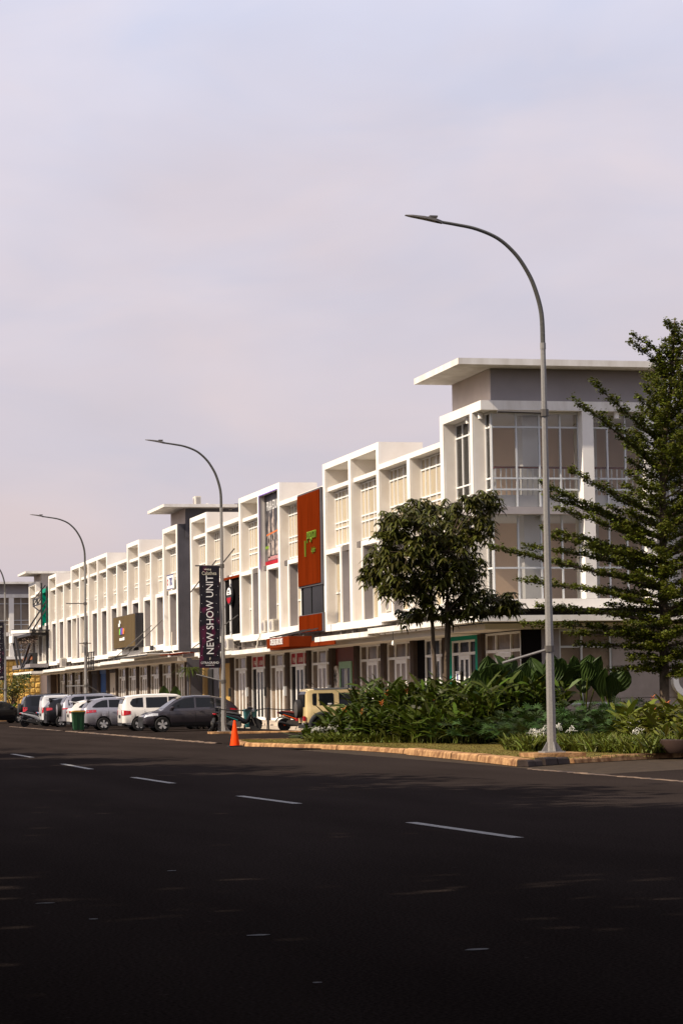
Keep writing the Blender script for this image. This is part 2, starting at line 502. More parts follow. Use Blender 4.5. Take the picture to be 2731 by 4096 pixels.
# ------------------------------------------------------------------ ground, road, forecourt
def zlot(y):
    return max(0.0, 0.01 * (y + 8.8))

g = MB().add([(-3000, -3000, -0.02), (3000, -3000, -0.02), (3000, 3000, -0.02), (-3000, 3000, -0.02)], [(0, 1, 2, 3)])
tag(build('ground', g, SOIL), kind='structure')
road = raw('road', [(-600, -60, 0), (130, -60, 0), (130, -8.8, 0), (130, 60, 0), (38, 60, 0), (20, 22, 0), (40, -8.8, 0), (-600, -8.8, 0)],
           [(0, 1, 2, 6, 7), (2, 3, 4, 5, 6)], ASPH)
tag(road, kind='structure')
for (x0, x1, ya, yb) in [(12.5, 17.2, -16.65, -16.64), (24.5, 29.4, -16.77, -16.78), (35.6, 39.4, -16.83, -16.72), (45.7, 48.9, -16.77, -16.57), (54.7, 58.3, -16.5, -16.32), (-2.0, 2.6, -16.6, -16.6)]:
    build('lane_dash', MB().prism([(x0, ya - .07), (x1, yb - .07), (x1, yb + .07), (x0, ya + .07)], 0.004, 0.007, 'z'), LINEP, road)
# small flat pale marks on the asphalt in the foreground
for (x, y, l, w, a) in [(67.6, -21.1, .19, .05, .1), (69.0, -20.05, .17, .05, -.1), (64.5, -22.1, .16, .03, .2), (66.0, -21.95, .07, .03, 0), (70.3, -21.35, .06, .025, .3), (63, -22.6, .1, .03, .1), (61.5, -20.6, .1, .03, .1)]:
    c, s_ = math.cos(a), math.sin(a)
    pts = []
    for k in range(9):
        t = 2 * PI * k / 9; r = random.uniform(.7, 1.1)
        u, v = l * math.cos(t) * r / 2, w * math.sin(t) * r
        pts.append((x + v * c - u * s_ * .3, y + u))
    build('pale_mark', MB().prism(pts, 0.004, 0.006, 'z'), mat('pale_mark_grey', (.17, .17, .175), .85, spec=.05), road)

fc = raw('forecourt', [(-600, -8.8, 0.004), (14, -8.8, 0.004), (14, -0.6, 0.082), (-600, -0.6, 0.082)], [(0, 1, 2, 3)], ASPH2)
tag(fc, kind='structure')

def rough_strip(name, x0, x1, yc, w, h, n):
    v = []; f = []
    for i in range(n + 1):
        x = x0 + (x1 - x0) * i / n
        k_ = 1 if random.random() > .12 else .25; a = w / 2 * random.uniform(.4, 1.2) * k_; b = w / 2 * random.uniform(.3, 1.25) * k_; hh = h * random.uniform(.2, 1.1) * k_
        v += [(x, yc - a, 0.002), (x, yc - a * .7, hh), (x, yc + b * .7, hh * .9 + .003), (x, yc + b, 0.004)]
    for i in range(n):
        for k in range(3):
            f.append((i * 4 + k, i * 4 + 4 + k, i * 4 + 5 + k, i * 4 + 1 + k))
    o = raw(name, v, f, GUTTER)
    tag(o, kind='structure')
rough_strip('gutter_edge', -34.5, 3.2, -8.82, 0.4, 0.03, 190)
rough_strip('gutter_edge', -60.5, -37.5, -8.75, 0.25, 0.02, 60)
rough_strip('gutter_edge', 36.2, 62, -8.9, 0.2, 0.015, 150)

# shop walkway: a low kerb and a step in front of the doors
wk = MB()
wk.box(-600, 4.4, -1.3, -0.5, -0.01, 0.2).box(-600, 4.4, -0.5, 1.58, -0.01, 0.34)
tag(build('walkway', wk, STEP), kind='structure')

# island bed with lawn, kerb stones
ISL = [(3.0, -8.3), (8.3, -9.0), (12.6, -8.1), (16.3, -7.5), (20.1, -7.4), (23.9, -7.6), (29.9, -8.0), (34.3, -8.4), (33.75, -7.75), (32.7, -6.8), (30.1, -3.2), (24.2, 5.0), (17.0, 15.0), (4.9, 15.0), (4.9, -1.7), (2.6, -3.1), (1.3, -5.4)]
lawn = build('lawn', MB().prism([(3.3, -8.05), (8.4, -8.75), (12.6, -7.85), (16.3, -7.25), (20.1, -7.15), (23.9, -7.35), (29.9, -7.75), (33.7, -8.1), (33.4, -7.75), (32.4, -6.7), (29.9, -3.3), (24.0, 4.9), (17.0, 14.8), (5.0, 14.8), (5.0, -1.75), (2.8, -3.0), (1.6, -5.3)], 0.0, 0.10, 'z'), LAWN)
tag(lawn, kind='structure')
gb = LV()
pts = []
while len(pts) < 15000:
    x = random.uniform(3, 33); t = random.random()
    yf = np.interp(x, [3, 8.3, 12.6, 16.3, 20, 24, 30, 34], [-8.1, -8.8, -7.9, -7.3, -7.2, -7.4, -7.8, -8.1]) + .08
    pts.append((x, yf + 3.0 * t * t, 0.095))
pts = np.array(pts)
Dg = RNG.normal(size=(len(pts), 3)) * 0.6; Dg[:, 2] = 1
gb.add(strap_leaves(pts, Dg, RNG.uniform(.03, .07, len(pts)), np.full(len(pts), .012), np.full(len(pts), .3)))
tag(gb.obj('lawn_grass', GRASS), 'short dry brownish green grass behind the kerb', 'grass', kind='stuff')

kerbing = thing('kerb', 'weathered sandy yellow kerb stones edging the planted island', 'kerb', (16, -8, 0))
def kerb_run(pts, m, par, seg=1.3, w=0.24, h=0.11):
    for a, b in zip(pts[:-1], pts[1:]):
        a = Vector((*a, 0)); b = Vector((*b, 0)); L = (b - a).length; d = (b - a) / L
        n = max(1, round(L / seg)); nrm = Vector((-d.y, d.x, 0))
        for i in range(n):
            p = a + d * (L * i / n + 0.012); q = a + d * (L * (i + 1) / n - 0.012)
            j = random.uniform(-.012, .012); hh = h + random.uniform(-.012, .012)
            mm = m
            v = []
            for e in (p, q):
                v += [e + nrm * (-w + j) + Vector((0, 0, -.01)), e + nrm * (-w + j) + Vector((0, 0, hh)), e + nrm * (-.03 + j) + Vector((0, 0, hh)),
                      e + nrm * j + Vector((0, 0, hh - .03)), e + nrm * (.02 + j) + Vector((0, 0, -.01))]
            f = [(0, 1, 2, 3, 4), (9, 8, 7, 6, 5)] + [(k, 5 + k, 5 + (k + 1) % 5, (k + 1) % 5) for k in range(5)]
            build('kerb_stone', MB().add(v, f), mm, par)
rev = lambda l: l[::-1]
kerb_run(rev([(2.9, -8.3), (5.5, -8.75), (8.3, -9.0), (12.6, -8.1), (16.3, -7.5), (20.1, -7.4), (22.6, -7.5)]), KERB, kerbing)
kerb_run(rev([(22.3, -7.62), (25.9, -7.8), (29.9, -8.05), (33.9, -8.4)]), KERB, kerbing, w=0.34, h=0.145)
kerb_run(rev([(34.25, -8.3), (33.75, -7.8)]), KERBD, kerbing, seg=.4)
kerb_run(rev([(33.7, -7.72), (32.75, -6.85)]), KERBD, kerbing, seg=.6, h=.14)
kerb_run(rev([(32.7, -6.75), (30.1, -3.2), (24.2, 5.0)]), KERB, kerbing)
kerb_run([(2.9, -8.25), (1.3, -5.4), (2.6, -3.1), (4.9, -1.7)], KERB, kerbing, h=.12)
barrier_kerb = thing('kerb', 'pale low kerb running from the banner lamp post towards the shops', 'kerb', (-14, -3, 0))
kerb_run(rev([(-13.9, -5.0), (-13.9, -3.4), (-13.9, -1.4)]), KERB, barrier_kerb, w=.3, h=.13)

# ------------------------------------------------------------------ shop houses
W = 4.5
ZT, ZL = 11.4, 10.5
COLS = [0.0, .14, .28, .5, .72, .86, 1.0]
ROWS = [7.84, 8.58, 8.82, 9.85, 10.16]

def window(par, x0, x1, z0, z1, y, cols, rows, pane_m=None, frame_m=None, split=True, t=0.055, name='window', dy=0.07):
    """window frame on plane y facing -y with separate panes"""
    fm = frame_m or ALU; pm = pane_m or PANE
    cx = [x0 + (x1 - x0) * c for c in cols]; rz = rows
    f = MB()
    for i, c in enumerate(cx):
        f.box(c - t / 2 if i else c, c + t / 2 if i < len(cx) - 1 else c, y - dy, y, z0, z1)
    for i, r in enumerate(rz):
        a = r - t / 2 if i else r; b = r + t / 2 if i < len(rz) - 1 else r
        if i == 0: b = r + t
        if i == len(rz) - 1: a = r - t
        for j in range(len(cx) - 1):
            f.box(cx[j] + t / 2, cx[j + 1] - t / 2, y - dy + .004, y - .002, a, b)
    w = build(name, f, fm, par)
    if split:
        for j in range(len(cx) - 1):
            for i in range(len(rz) - 1):
                bx('pane', pm, w, cx[j] + .01, cx[j + 1] - .01, y - .018, y - .006, rz[i] + .01, rz[i + 1] - .01)
    else:
        bx('pane', pm, w, x0 + .01, x1 - .01, y - .018, y - .006, z0 + .01, z1 - .01)
    return w

def shopfront(par, xl, xr, style='white', split=True, top=3.62):
    """door-and-window front of one shop unit at y = 1.5, between party pillars"""
    y = 1.5; x0, x1 = xl + .26, xr - .26; z0, z1 = 0.345, top
    if style in ('yellow', 'cream', 'blue', 'grey'):
        m = {'yellow': YSHUT, 'cream': CREAM, 'blue': BLUE, 'grey': DGREY}[style]
        s = MB(); n = 26
        zt = 3.35
        for i in range(n):
            a = x0 + (x1 - x0) * i / n; b = x0 + (x1 - x0) * (i + 1) / n
            s.box(a + .01, b - .01, y - (.05 if i % 2 else .03), y, z0, zt)
        o = build('shutter', s, m, par)
        bx('shutter_box', DGREY if style != 'blue' else BLUE, par, x0, x1, y - .1, y, zt + .003, z1)
        if style == 'cream':
            bx('handle', BLACKS, o, (x0 + x1) / 2 - .03, (x0 + x1) / 2 + .03, y - .09, y - .05, 1.9, 2.3)
        return
    if style == 'maroon':
        bx('cladding', MAROON, par, x0, x1, y - .04, y, z0, z1)
        d = MB().box(x0 + .75, x0 + 1.0, y - .1, y - .042, z0, 3.0).box(x0 + 2.7, x0 + 2.95, y - .1, y - .042, z0, 3.0).box(x0 + 1.003, x0 + 2.697, y - .1, y - .042, 2.7, 3.0)
        dd = build('door', d, LGREEN, par)
        bx('pane', DARKG, dd, x0 + 1.01, x0 + 2.69, y - .07, y - .045, z0, 2.69)
        build('stile', MB().box(x0 + 1.72, x0 + 1.8, y - .09, y - .072, z0, 2.69).box(x0 + 2.0, x0 + 2.12, y - .09, y - .072, z0, 2.69), ALU, dd)
        ck = build('round_sign', MB().lathe([(.0, -.09), (.52, -.09), (.55, -.06), (.55, 0)], (x0 + .25, y - .05, 2.3), 28, 'y'), CREAM, par)
        sp = MB()
        for k in range(6):
            a = PI * k / 6
            sp.bar((x0 + .25 - .4 * math.cos(a), y - .148, 2.3 - .4 * math.sin(a)), (x0 + .25 + .4 * math.cos(a), y - .148, 2.3 + .4 * math.sin(a)), .03, .01)
        build('motif', sp, BLACKS, ck)
        return
    fm, pm = ALU, SHOPG
    if style == 'black': pm = DARKG
    if style == 'dark': pm = DARKG
    if style == 'teal':
        bx('cladding', TEAL, par, x0 - .2, x0 + .24, y - .14, y + .02, z0, z1)
        bx('cladding', TEAL, par, x1 - .62, x1 + .2, y - .14, y + .02, z0, z1)
        bx('cladding', TEAL, par, x0 + .243, x1 - .623, y - .14, y, z1 - .14, z1)
        x0 += .26; x1 -= .64; z1 -= .15; pm = DARKG
    if style == 'black':
        bx('cladding', BLACKP, par, x0 - .2, x0 + 1.1, y - .08, y + .02, z0, z1)
        x0 += 1.13
    c1, c2 = x0 + (x1 - x0) * .30, x0 + (x1 - x0) * .72
    zt = 2.98
    t = .075
    f = MB()
    for (a, b) in ((x0, x0 + t), (c1 - t / 2, c1 + t / 2), (c2 - t / 2, c2 + t / 2), (x1 - t, x1)):
        f.box(a, b, y - .1, y, z0, z1)
    for (a, b) in ((x0 + t, c1 - t / 2), (c1 + t / 2, c2 - t / 2), (c2 + t / 2, x1 - t)):
        f.box(a, b, y - .096, y - .002, zt - .05, zt + .05).box(a, b, y - .096, y - .002, z1 - t, z1)
        if a != c1 + t / 2: f.box(a, b, y - .096, y - .002, z0, z0 + .12)
    w = build('shop_window', f, fm, par)
    if split:
        for (a, b) in ((x0 + t, c1 - t / 2), (c1 + t / 2, c2 - t / 2), (c2 + t / 2, x1 - t)):
            bx('pane', pm if style != 'redsign' else REDS, w, a, b, y - .04, y - .03, zt + .05, z1 - t)
        for (a, b) in ((x0 + t, c1 - t / 2), (c2 + t / 2, x1 - t)):
            bx('pane', pm if style != 'redsign' else DARKG, w, a, b, y - .04, y - .03, z0 + .12, zt - .05)
    else:
        bx('pane', pm, w, x0 + t, x1 - t, y - .04, y - .03, z0, z1 - t)
    a, b = c1 + t / 2 + .01, c2 - t / 2 - .01; mid = (a + b) / 2
    for (p, q) in ((a, mid - .005), (mid + .005, b)):
        d = MB().box(p, p + .1, y - .09, y - .045, z0 + .01, zt - .06).box(q - .1, q, y - .09, y - .045, z0 + .01, zt - .06)
        d.box(p + .1, q - .1, y - .088, y - .047, z0 + .01, z0 + .16).box(p + .1, q - .1, y - .088, y - .047, zt - .22, zt - .06)
        dr = build('door', d, fm, par)
        if split: bx('pane', SHOPG if pm is not DARKG and style != 'redsign' else DARKG, dr, p + .1, q - .1, y - .07, y - .06, z0 + .16, zt - .22)
    if style == 'redsign':
        for (a, b, s_) in ((x0 + t, c1, 'PENE'), (c1, c2, 'LA SNN'), (c2, x1 - t, 'HABE')):
            text('lettering', s_, .34, ((a + b) / 2, y - .045, (zt + z1) / 2 - .08), (1, 0, 0), (0, 0, 1), WPRINT, w, .002, sx=.75)

def bay(par, n, tall, typ, detail, frame, finmb, grey, left_post, right_post, upper='window'):
    """one bay: x from -(n+1)W to -nW; returns nothing, adds parts to par"""
    xl, xr = -(n + 1) * W, -n * W
    a, b = xl + .21, xr - .21
    zb0, zb1 = (4.24, 4.53) if tall else (4.36, 4.68)
    top = ZT if tall else ZL
    bt = 0.26 if tall else .2
    D = 1.15 if tall else .5
    frame.box(a, b, 0, .5, zb0, zb1)                       # lower band
    frame.box(a, b, 0, D, top - bt, top)                   # top beam
    if tall and n != 6:
        build('crossbeam', MB().box(a, b, .12, .5, 10.2, 10.37), WHITE, par)
    # upper window
    if upper == 'window':
        window(par, a, b, ROWS[0], ROWS[-1] if tall else ZL - .2, .5, COLS, ROWS if tall else ROWS[:-1] + [10.28], split=detail)
    # lower storey: projecting half box with header, slender fin and window
    if typ == 'R': s0, s1 = xl + 1.72, xl + 1.92; h0, h1 = s0, b; w0, w1 = s1, b
    else: s0, s1 = xl + 2.62, xl + 2.84; h0, h1 = a, s1; w0, w1 = a, s0
    frame.box(h0, h1, 0.003, .49, 7.5, 7.7)
    frame.box(s0, s1, 0.003, .06, zb1, 7.5)
    bx('slender_fin', GREYP, par, s0 + .002, s1 - .002, .06, .49, zb1, 7.5)
    window(par, w0 + .01, w1 - .01, zb1 + .02, 7.49, .48, [0, .33, .66, 1], [zb1 + .02, 5.86, 7.49], split=detail)
    # plain wall beside the box, sill strip above
    if typ == 'R': finmb.box(a, s0, .44, .5, zb1, 7.7); finmb.box(a, b, .452, .56, 7.7, 7.85)
    else: finmb.box(s1, b, .44, .5, zb1, 7.7); finmb.box(a, b, .452, .56, 7.7, 7.85)
    # ledge for an air conditioner beside the box
    l0, l1 = (s0 - .75, s0 - .12) if typ == 'R' else (s1 + .2, b - .05)
    if detail: bx('ledge', STRIPG, par, l0, l1, .02, .43, 7.48, 7.72)
    if detail and typ == 'L':
        build('downlight', MB().lathe([(.07, 0), (.07, .2)], (h1 - .55, .3, 7.29), 12), WHITE, par)

def shophouse(n0, n1, tall, types, label, detail=True, canopy=None, styles=None, uppers=None, own_left=True, own_right=True, fascia=None, name='shophouse'):
    """units n0..n1 (right to left)"""
    x0, x1 = -n1 * W, -n0 * W
    t = thing(name, label, 'building', ((x0 + x1) / 2, 4, 0.0))
    fr, fin, gr = MB(), MB(), MB()
    top = ZT if tall else ZL
    zb0 = 4.24 if tall else 4.36
    D = 1.15 if tall else .5
    posts = list(range(n0, n1 + 1))
    for k in posts:
        if not tall and k in (n0, n1): continue
        xc = -k * W
        if k == n0 and not own_right: continue
        fr.box(xc - .21, xc + .21, 0, .1, zb0, top)
        fin.box(xc - .21, xc + .21, .1, D, zb0, top - .001)
    for k in range(n0, n1):
        bay(t, k, tall, types[k - n0], detail, fr, fin, gr, True, True, (uppers or {}).get(k, 'window'))
    build('frame', fr, WHITE, t)
    build('fin_wall', fin, FIN, t)
    # body behind, parapet returns
    e = .21 if tall else -.21
    body = MB().box(x0 - e + .002, x1 + e - .002, .56, 11, 4.05, 10.18)
    build('wall', body, FIN, t)
    if tall:
        build('parapet', MB().box(x0 - .21, x1 + .21, 1.15, 1.8, 10.19, ZT - .001), FIN, t)
        build('parapet', MB().box(x0 - .205, x1 + .205, .52, 1.155, 10.19, 10.36), SOFFIT, t)
    else:
        build('parapet', MB().box(x0 + .22, x1 - .22, .51, 1.2, 10.19, ZL - .004), STAIN, t)
    # recessed dark strip with short studs, soffit, canopy
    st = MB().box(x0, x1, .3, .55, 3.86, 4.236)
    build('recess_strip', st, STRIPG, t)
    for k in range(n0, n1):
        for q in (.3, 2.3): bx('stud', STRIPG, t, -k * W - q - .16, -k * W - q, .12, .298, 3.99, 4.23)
    build('ceiling', MB().box(x0, x1, .0, 10.9, 3.62, 3.855), SOFFIT, t)
    zc = canopy if canopy else 3.8
    build('canopy', MB().box(x0 + .004, x1 - .004, -.5, -.004, zc, zc + .2), fascia or STAIN, t)
    # shopfronts and party pillars
    for k in range(n0, n1):
        s_ = (styles or {}).get(k, 'white')
        if s_ != 'open': shopfront(t, -(k + 1) * W, -k * W, s_, detail)
        bx('pillar', PILLAR, t, -k * W - .255, -k * W + .255, 1.25, 1.7, .34, 3.62)
        if detail:
            build('meter_box', MB().box(-k * W - .1, -k * W + .1, 1.14, 1.245, 1.55, 2.0), GALU if k % 2 else TRIM, t)
    bx('back_wall', INTB, t, x0, x1, 1.72, 1.9, .34, 3.615)
    return t

B1 = []
shophouse(0, 2, False, 'RR', 'low pair of white shop units between the glass corner building and a taller frame', canopy=3.9, styles={0: 'teal', 1: 'black'})
shophouse(2, 4, True, 'RL', 'tall white two-bay shop block right of the rust red slatted sign', canopy=3.8, styles={2: 'white', 3: 'white'})
shophouse(4, 6, False, 'RR', 'low white shop units carrying the rust red slatted sign', canopy=3.66, styles={4: 'maroon', 5: 'white'}, fascia=RUSTF)
shophouse(6, 8, True, 'RL', 'tall white two-bay shop block with a dark poster hung in its frame', canopy=3.6, styles={6: 'redsign', 7: 'white'})
shophouse(8, 10, False, 'RR', 'low white shop units with a black painted bay and an oval sign', canopy=3.64, styles={8: 'redsign', 9: 'white'})
shophouse(10, 11, True, 'L', 'single tall white bay beside the dark grey gable behind the banner', canopy=3.72, styles={10: 'yellow'})
shophouse(12, 13, True, 'R', 'tall white end bay with dark grey gable, roof slab and small blue and red sign', canopy=3.85, styles={12: 'open'})
shophouse(13, 15, False, 'RR', 'low white two-bay shop units left of the dark grey gable', False, canopy=3.85)
shophouse(15, 16, True, 'R', 'narrow tall white bay rising right of the brown slatted sign', False, canopy=3.85)
shophouse(16, 18, False, 'RR', 'low white shop units behind the brown slatted sign', False, canopy=3.8)
shophouse(18, 22, True, 'RRLL', 'wide tall white four-bay shop block behind the third lamp post', False, canopy=3.75, styles={18: 'white', 19: 'cream', 20: 'blue', 21: 'grey'})
shophouse(22, 24, False, 'RR', 'low white shop units left of the four-bay block', False, canopy=3.7)
shophouse(24, 25, True, 'R', 'narrow tall white bay beside the black steel terrace', False, canopy=3.7)
shophouse(25, 27, False, 'RR', 'low shop units behind the steel terrace, one bay painted teal', False, canopy=3.65, styles={25: 'white', 26: 'open'})
shophouse(27, 28, True, 'R', 'far end white bay of the row topped by a grey tower and roof slab', False, canopy=3.65, styles={27: 'open'})
UN = {o.get('label', ''): o for o in COL.objects if o.name.startswith('shophouse')}
def unit(key): return next(o for l, o in UN.items() if key in l)

# gables, towers and roof slabs of the ends of the second row
e = unit('tall white end bay')
build('gable_wall', MB().box(-53.79, -53.6, .02, 11, 3.9, 11.39), DGREY, e)
build('gable_wall', MB().box(-53.9, -53.62, .5, 11, .34, 3.89), DGREY, e)
build('tower', MB().prism([(-58.2, .45), (-53.5, .45), (-53.5, 6.9), (-58.2, 6.9)], 11.40, 12.28, 'z'), TOWER, e)
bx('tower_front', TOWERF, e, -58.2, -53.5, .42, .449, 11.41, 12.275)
build('tower_side', MB().box(-53.497, -53.47, .44, 9.5, 10.6, 12.27), DGREY, e)
sl_ = build('roof_slab', MB().box(-58.2, -52.6, -.95, 3.3, 12.28, 12.45), STAIN, e)
build('upper_roof', MB().box(-58.2, -53.45, 3.31, 8, 12.2, 12.55), DGREY, e)
e = unit('far end white bay')
build('tower', MB().box(-126, -121.3, .45, 6.9, 11.42, 12.05), TOWER, e)
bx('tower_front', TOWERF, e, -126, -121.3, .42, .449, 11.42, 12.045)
build('tower_side', MB().box(-121.29, -121.1, .45, 6.9, 10.2, 12.04), TOWER, e)
build('roof_slab', MB().box(-126, -120.2, -.95, 7.2, 12.05, 12.22), STAIN, e)
build('end_wall', MB().box(-126.25, -121.5, 1.5, 11, .34, 3.6), GREYP, e)
e = unit('one bay painted teal')
build('teal_surround', MB().box(-116.95, -116.6, -.03, .52, 7.6, 10.5).box(-116.597, -112.75, -.03, .52, 10.2, 10.53).box(-116.597, -112.8, .4, .46, 7.86, 10.19), TEAL, e)
# ochre doorway and dark opening of the passage bay between the rows
pw = thing('passage_wall', 'dark recessed passage with an ochre door frame between the two shop rows', 'wall', (-51.7, 1.5, 0))
bx('back', DGREY, pw, -53.5, -49.6, 1.6, 1.8, .3, 3.9)
bx('door_frame', OCHRE, pw, -53.4, -52.9, 1.3, 1.595, .34, 3.4)
bx('door', TRIM, pw, -52.85, -51.6, 1.5, 1.595, .34, 3.1)
bx('awning', RUSTF, pw, -53.5, -46.0, -1.1, -.52, 3.92, 3.96)
bx('upper_wall', FIN, pw, -53.45, -49.75, 4.5, 4.8, 3.9, 10.6)
bx('lintel', STAIN, pw, -53.55, -49.75, -.5, -.05, 3.85, 4.05)

# black painted bay and its oval sign
e = unit('black painted bay')
bx('black_wall', BLACKP, e, -40.28, -36.22, .08, .2, 4.69, 7.49)
bx('red_edge', RUSTF, e, -40.28, -36.22, -.02, .07, 7.5, 7.62)
ov = thing('oval_sign', 'small oval white and red sign on a pole before the black bay', 'sign', (-38.3, -.1, 4.6))
build('pole', MB().tube([(-38.3, -.05, 4.55), (-38.3, -.05, 6.2)], .04), WPRINT, ov)
build('disc', MB().prism([(-38.3 + .62 * math.cos(a), 6.65 + .46 * math.sin(a)) for a in np.linspace(0, 2 * PI, 29)[:-1]], -.12, -.02), TRIM, ov)
build('face', MB().prism([(-38.3 + .55 * math.cos(a), 6.65 + .4 * math.sin(a)) for a in np.linspace(0.1, PI - .1, 14)], -.14, -.121), WPRINT, ov)
build('face', MB().prism([(-38.3 + .55 * math.cos(a), 6.65 + .4 * math.sin(a)) for a in np.linspace(PI + .25, 2 * PI - .25, 14)], -.14, -.121), REDS, ov)
build('print', MB().box(-38.55, -38.1, -.15, -.141, 6.74, 6.78).box(-38.5, -38.15, -.15, -.141, 6.84, 6.93), TRIM, ov)

# poster
PMAT = bpy.data.materials.new('poster_print'); PMAT.use_nodes = True
def poster_nodes():
    n, l = PMAT.node_tree.nodes, PMAT.node_tree.links
    b = n['Principled BSDF']; b.inputs['Roughness'].default_value = .5
    tc = n.new('ShaderNodeTexCoord')
    nz = n.new('ShaderNodeTexNoise'); nz.inputs['Scale'].default_value = 1.6; nz.inputs['Detail'].default_value = 5
    l.new(tc.outputs['Object'], nz.inputs['Vector'])
    r = n.new('ShaderNodeValToRGB')
    r.color_ramp.elements[0].position = .42; r.color_ramp.elements[0].color = (.014, .013, .016, 1)
    r.color_ramp.elements[1].position = .75; r.color_ramp.elements[1].color = (.16, .14, .13, 1)
    l.new(nz.outputs['Fac'], r.inputs[0]); l.new(r.outputs[0], b.inputs['Base Color'])
poster_nodes()
po = thing('poster', 'large dark poster with pale figures hung inside the tall white frame', 'poster', (-29.3, .28, 7.7))
bx('sheet', PMAT, po, -31.27, -27.25, .27, .285, 7.72, 11.1)
text('lettering', 'PRAJA EDUKASI', .62, (-29.25, .262, 10.55), (1, 0, 0), (0, 0, 1), WPRINT, po, .002, sx=.72)
SKINP = mat('printed_figures', (.55, .45, .38), .6, nscale=3.5, namt=.85, col2=(.05, .04, .04))
PINKP = mat('printed_pink', (.55, .25, .25), .6, nscale=5, namt=.5)
for (cx, cz, h) in [(-30.3, 9.45, 1.3), (-29.4, 9.7, 1.6), (-28.3, 9.5, 1.4), (-30.4, 8.6, 1.0), (-29.5, 8.7, 1.0), (-28.6, 8.7, 1.0), (-27.8, 8.8, 1.1)]:
    f = [(cx - .3, cz - h / 2), (cx + .3, cz - h / 2), (cx + .28, cz + h * .12), (cx + .1, cz + h * .22), (cx + .13, cz + h * .38), (cx, cz + h * .5), (cx - .13, cz + h * .38), (cx - .1, cz + h * .22), (cx - .28, cz + h * .12)]
    build('printed_figure', MB().prism(f, .262, .266), SKINP, po)
build('printed_band', MB().box(-31.25, -27.27, .262, .266, 7.74, 7.95), REDS, po)
build('printed_band', MB().box(-30.6, -27.27, .262, .266, 7.98, 8.15), PINKP, po)
build('printed_band', MB().bar((-30.9, .262, 9.2), (-27.3, .262, 9.35), .004, .08), PETALO, po)
build('printed_band', MB().box(-31.2, -30.4, .26, .2625, 8.55, 8.68), LIME, po)
bx('hem', TRIM, po, -31.27, -27.25, .265, .29, 11.1, 11.14)
tag(build('light_strip', MB().box(-31.29, -31.26, -.03, .0, 7.6, 11.14).box(-31.26, -27.2, -.03, .0, 11.1, 11.14), mat('violet_tube', (.18, .09, .5), .4)),
    'thin violet light tube along the frame edge beside the poster', 'light strip')

# rust red slatted sign with lettering
rs = thing('slatted_sign', 'tall rust red slatted sign board with lime green lettering', 'sign', (-20.4, -.05, 6.3))
bx('casing', DGREY, rs, -22.62, -18.15, -.1, .12, 6.28, 10.44)
s_ = MB()
for i in range(48):
    x = -22.54 + i * (4.22 / 48)
    s_.box(x + .006, x + .078, -.14 - .012 * (i % 2), -.101, 6.36, 10.36)
build('slats', s_, RUST, rs)
text('lettering', 'pangaran', .74, (-19.65, -.19, 8.55), (1, 0, 0), (0, 0, 1), LIME, rs, .03, sx=.62, shear=.1, bold=-.012)
build('letter_tail', MB().box(-20.87, -20.82, -.22, -.16, 7.6, 8.3), LIME, rs)
text('lettering', 'kopi bar', .34, (-19.3, -.19, 7.82), (1, 0, 0), (0, 0, 1), LIME, rs, .02, sx=.6, shear=.3, bold=-.004)
dkw = thing('dark_bay_window', 'black framed dark window between the two rust red panels', 'window', (-20.3, 0, 5.1))
bx('pane', DARKG, dkw, -22.2, -18.35, -.02, .0, 5.1, 6.26)
build('mullion', MB().box(-20.55, -20.45, -.05, -.022, 5.1, 6.26).box(-22.3, -22.2, -.06, .1, 5.09, 6.27).box(-18.35, -18.25, -.06, .1, 5.09, 6.27), TRIM, dkw)
rp = thing('slatted_sign', 'short rust red slatted panel under the dark window', 'sign', (-20.3, -.05, 4.3))
bx('casing', DGREY, rp, -22.6, -18.1, -.1, .12, 4.27, 5.08)
s_ = MB()
for i in range(48):
    x = -22.52 + i * (4.3 / 48)
    s_.box(x + .006, x + .08, -.14 - .012 * (i % 2), -.101, 4.31, 5.04)
build('slats', s_, RUST, rp)

cs = thing('canopy_sign', 'box shaped rust red canopy sign with white lettering over the shop doors', 'sign', (-20.8, -.9, 3.6))
bx('box', RUSTF, cs, -23.0, -18.5, -1.5, -.504, 3.64, 4.08)
bx('return', RUSTF, cs, -18.497, -14.2, -.56, -.504, 3.62, 3.79)
text('lettering', 'COFFEE, BIKE, EATERY & SPACE', .36, (-20.95, -1.52, 3.88), (1, 0, 0), (0, 0, 1), WPRINT, cs, .006, sx=.5, bold=.004)
br = MB()
for xx in (-22.6, -21.4, -20.0): br.bar((xx, -1.45, 4.12), (xx + 1.2, -.1, 4.42), .05)
build('brackets', br, BLACKS, cs)

# brown slatted sign with a coloured hand emblem
bs = thing('slatted_sign', 'brown vertically slatted sign box with a colourful hand emblem', 'sign', (-70, -.3, 4.7))
bx('casing', DGREY, bs, -74.5, -65.9, -.5, -.004, 4.72, 6.78)
s_ = MB()
for i in range(70):
    x = -74.45 + i * (8.5 / 70)
    s_.box(x + .01, x + .095, -.56 - .02 * (i % 2), -.501, 4.76, 6.74)
build('slats', s_, BROWNS, bs)
fr = MB()
for k in range(6): fr.box(-65.9, -65.86, -.5 + k * .1, -.46 + k * .1, 4.7, 6.8)
build('side_bars', fr, BLACKS, bs)
EC = [mat('emblem_green', (.2, .55, .05), .5), mat('emblem_blue', (.05, .1, .5), .5), mat('emblem_purple', (.3, .06, .35), .5), mat('emblem_orange', (.8, .25, .03), .5)]
for k, hh in enumerate((.5, .55, .55, .5)):
    x = -71.6 + k * .5
    build('emblem_finger', MB().prism([(x, 5.58), (x + .36, 5.58), (x + .4, 5.8), (x + .33, 5.55 + hh * .8), (x + .08, 5.55 + hh * .8), (x - .02, 5.75)], -.63, -.585), EC[k], bs)
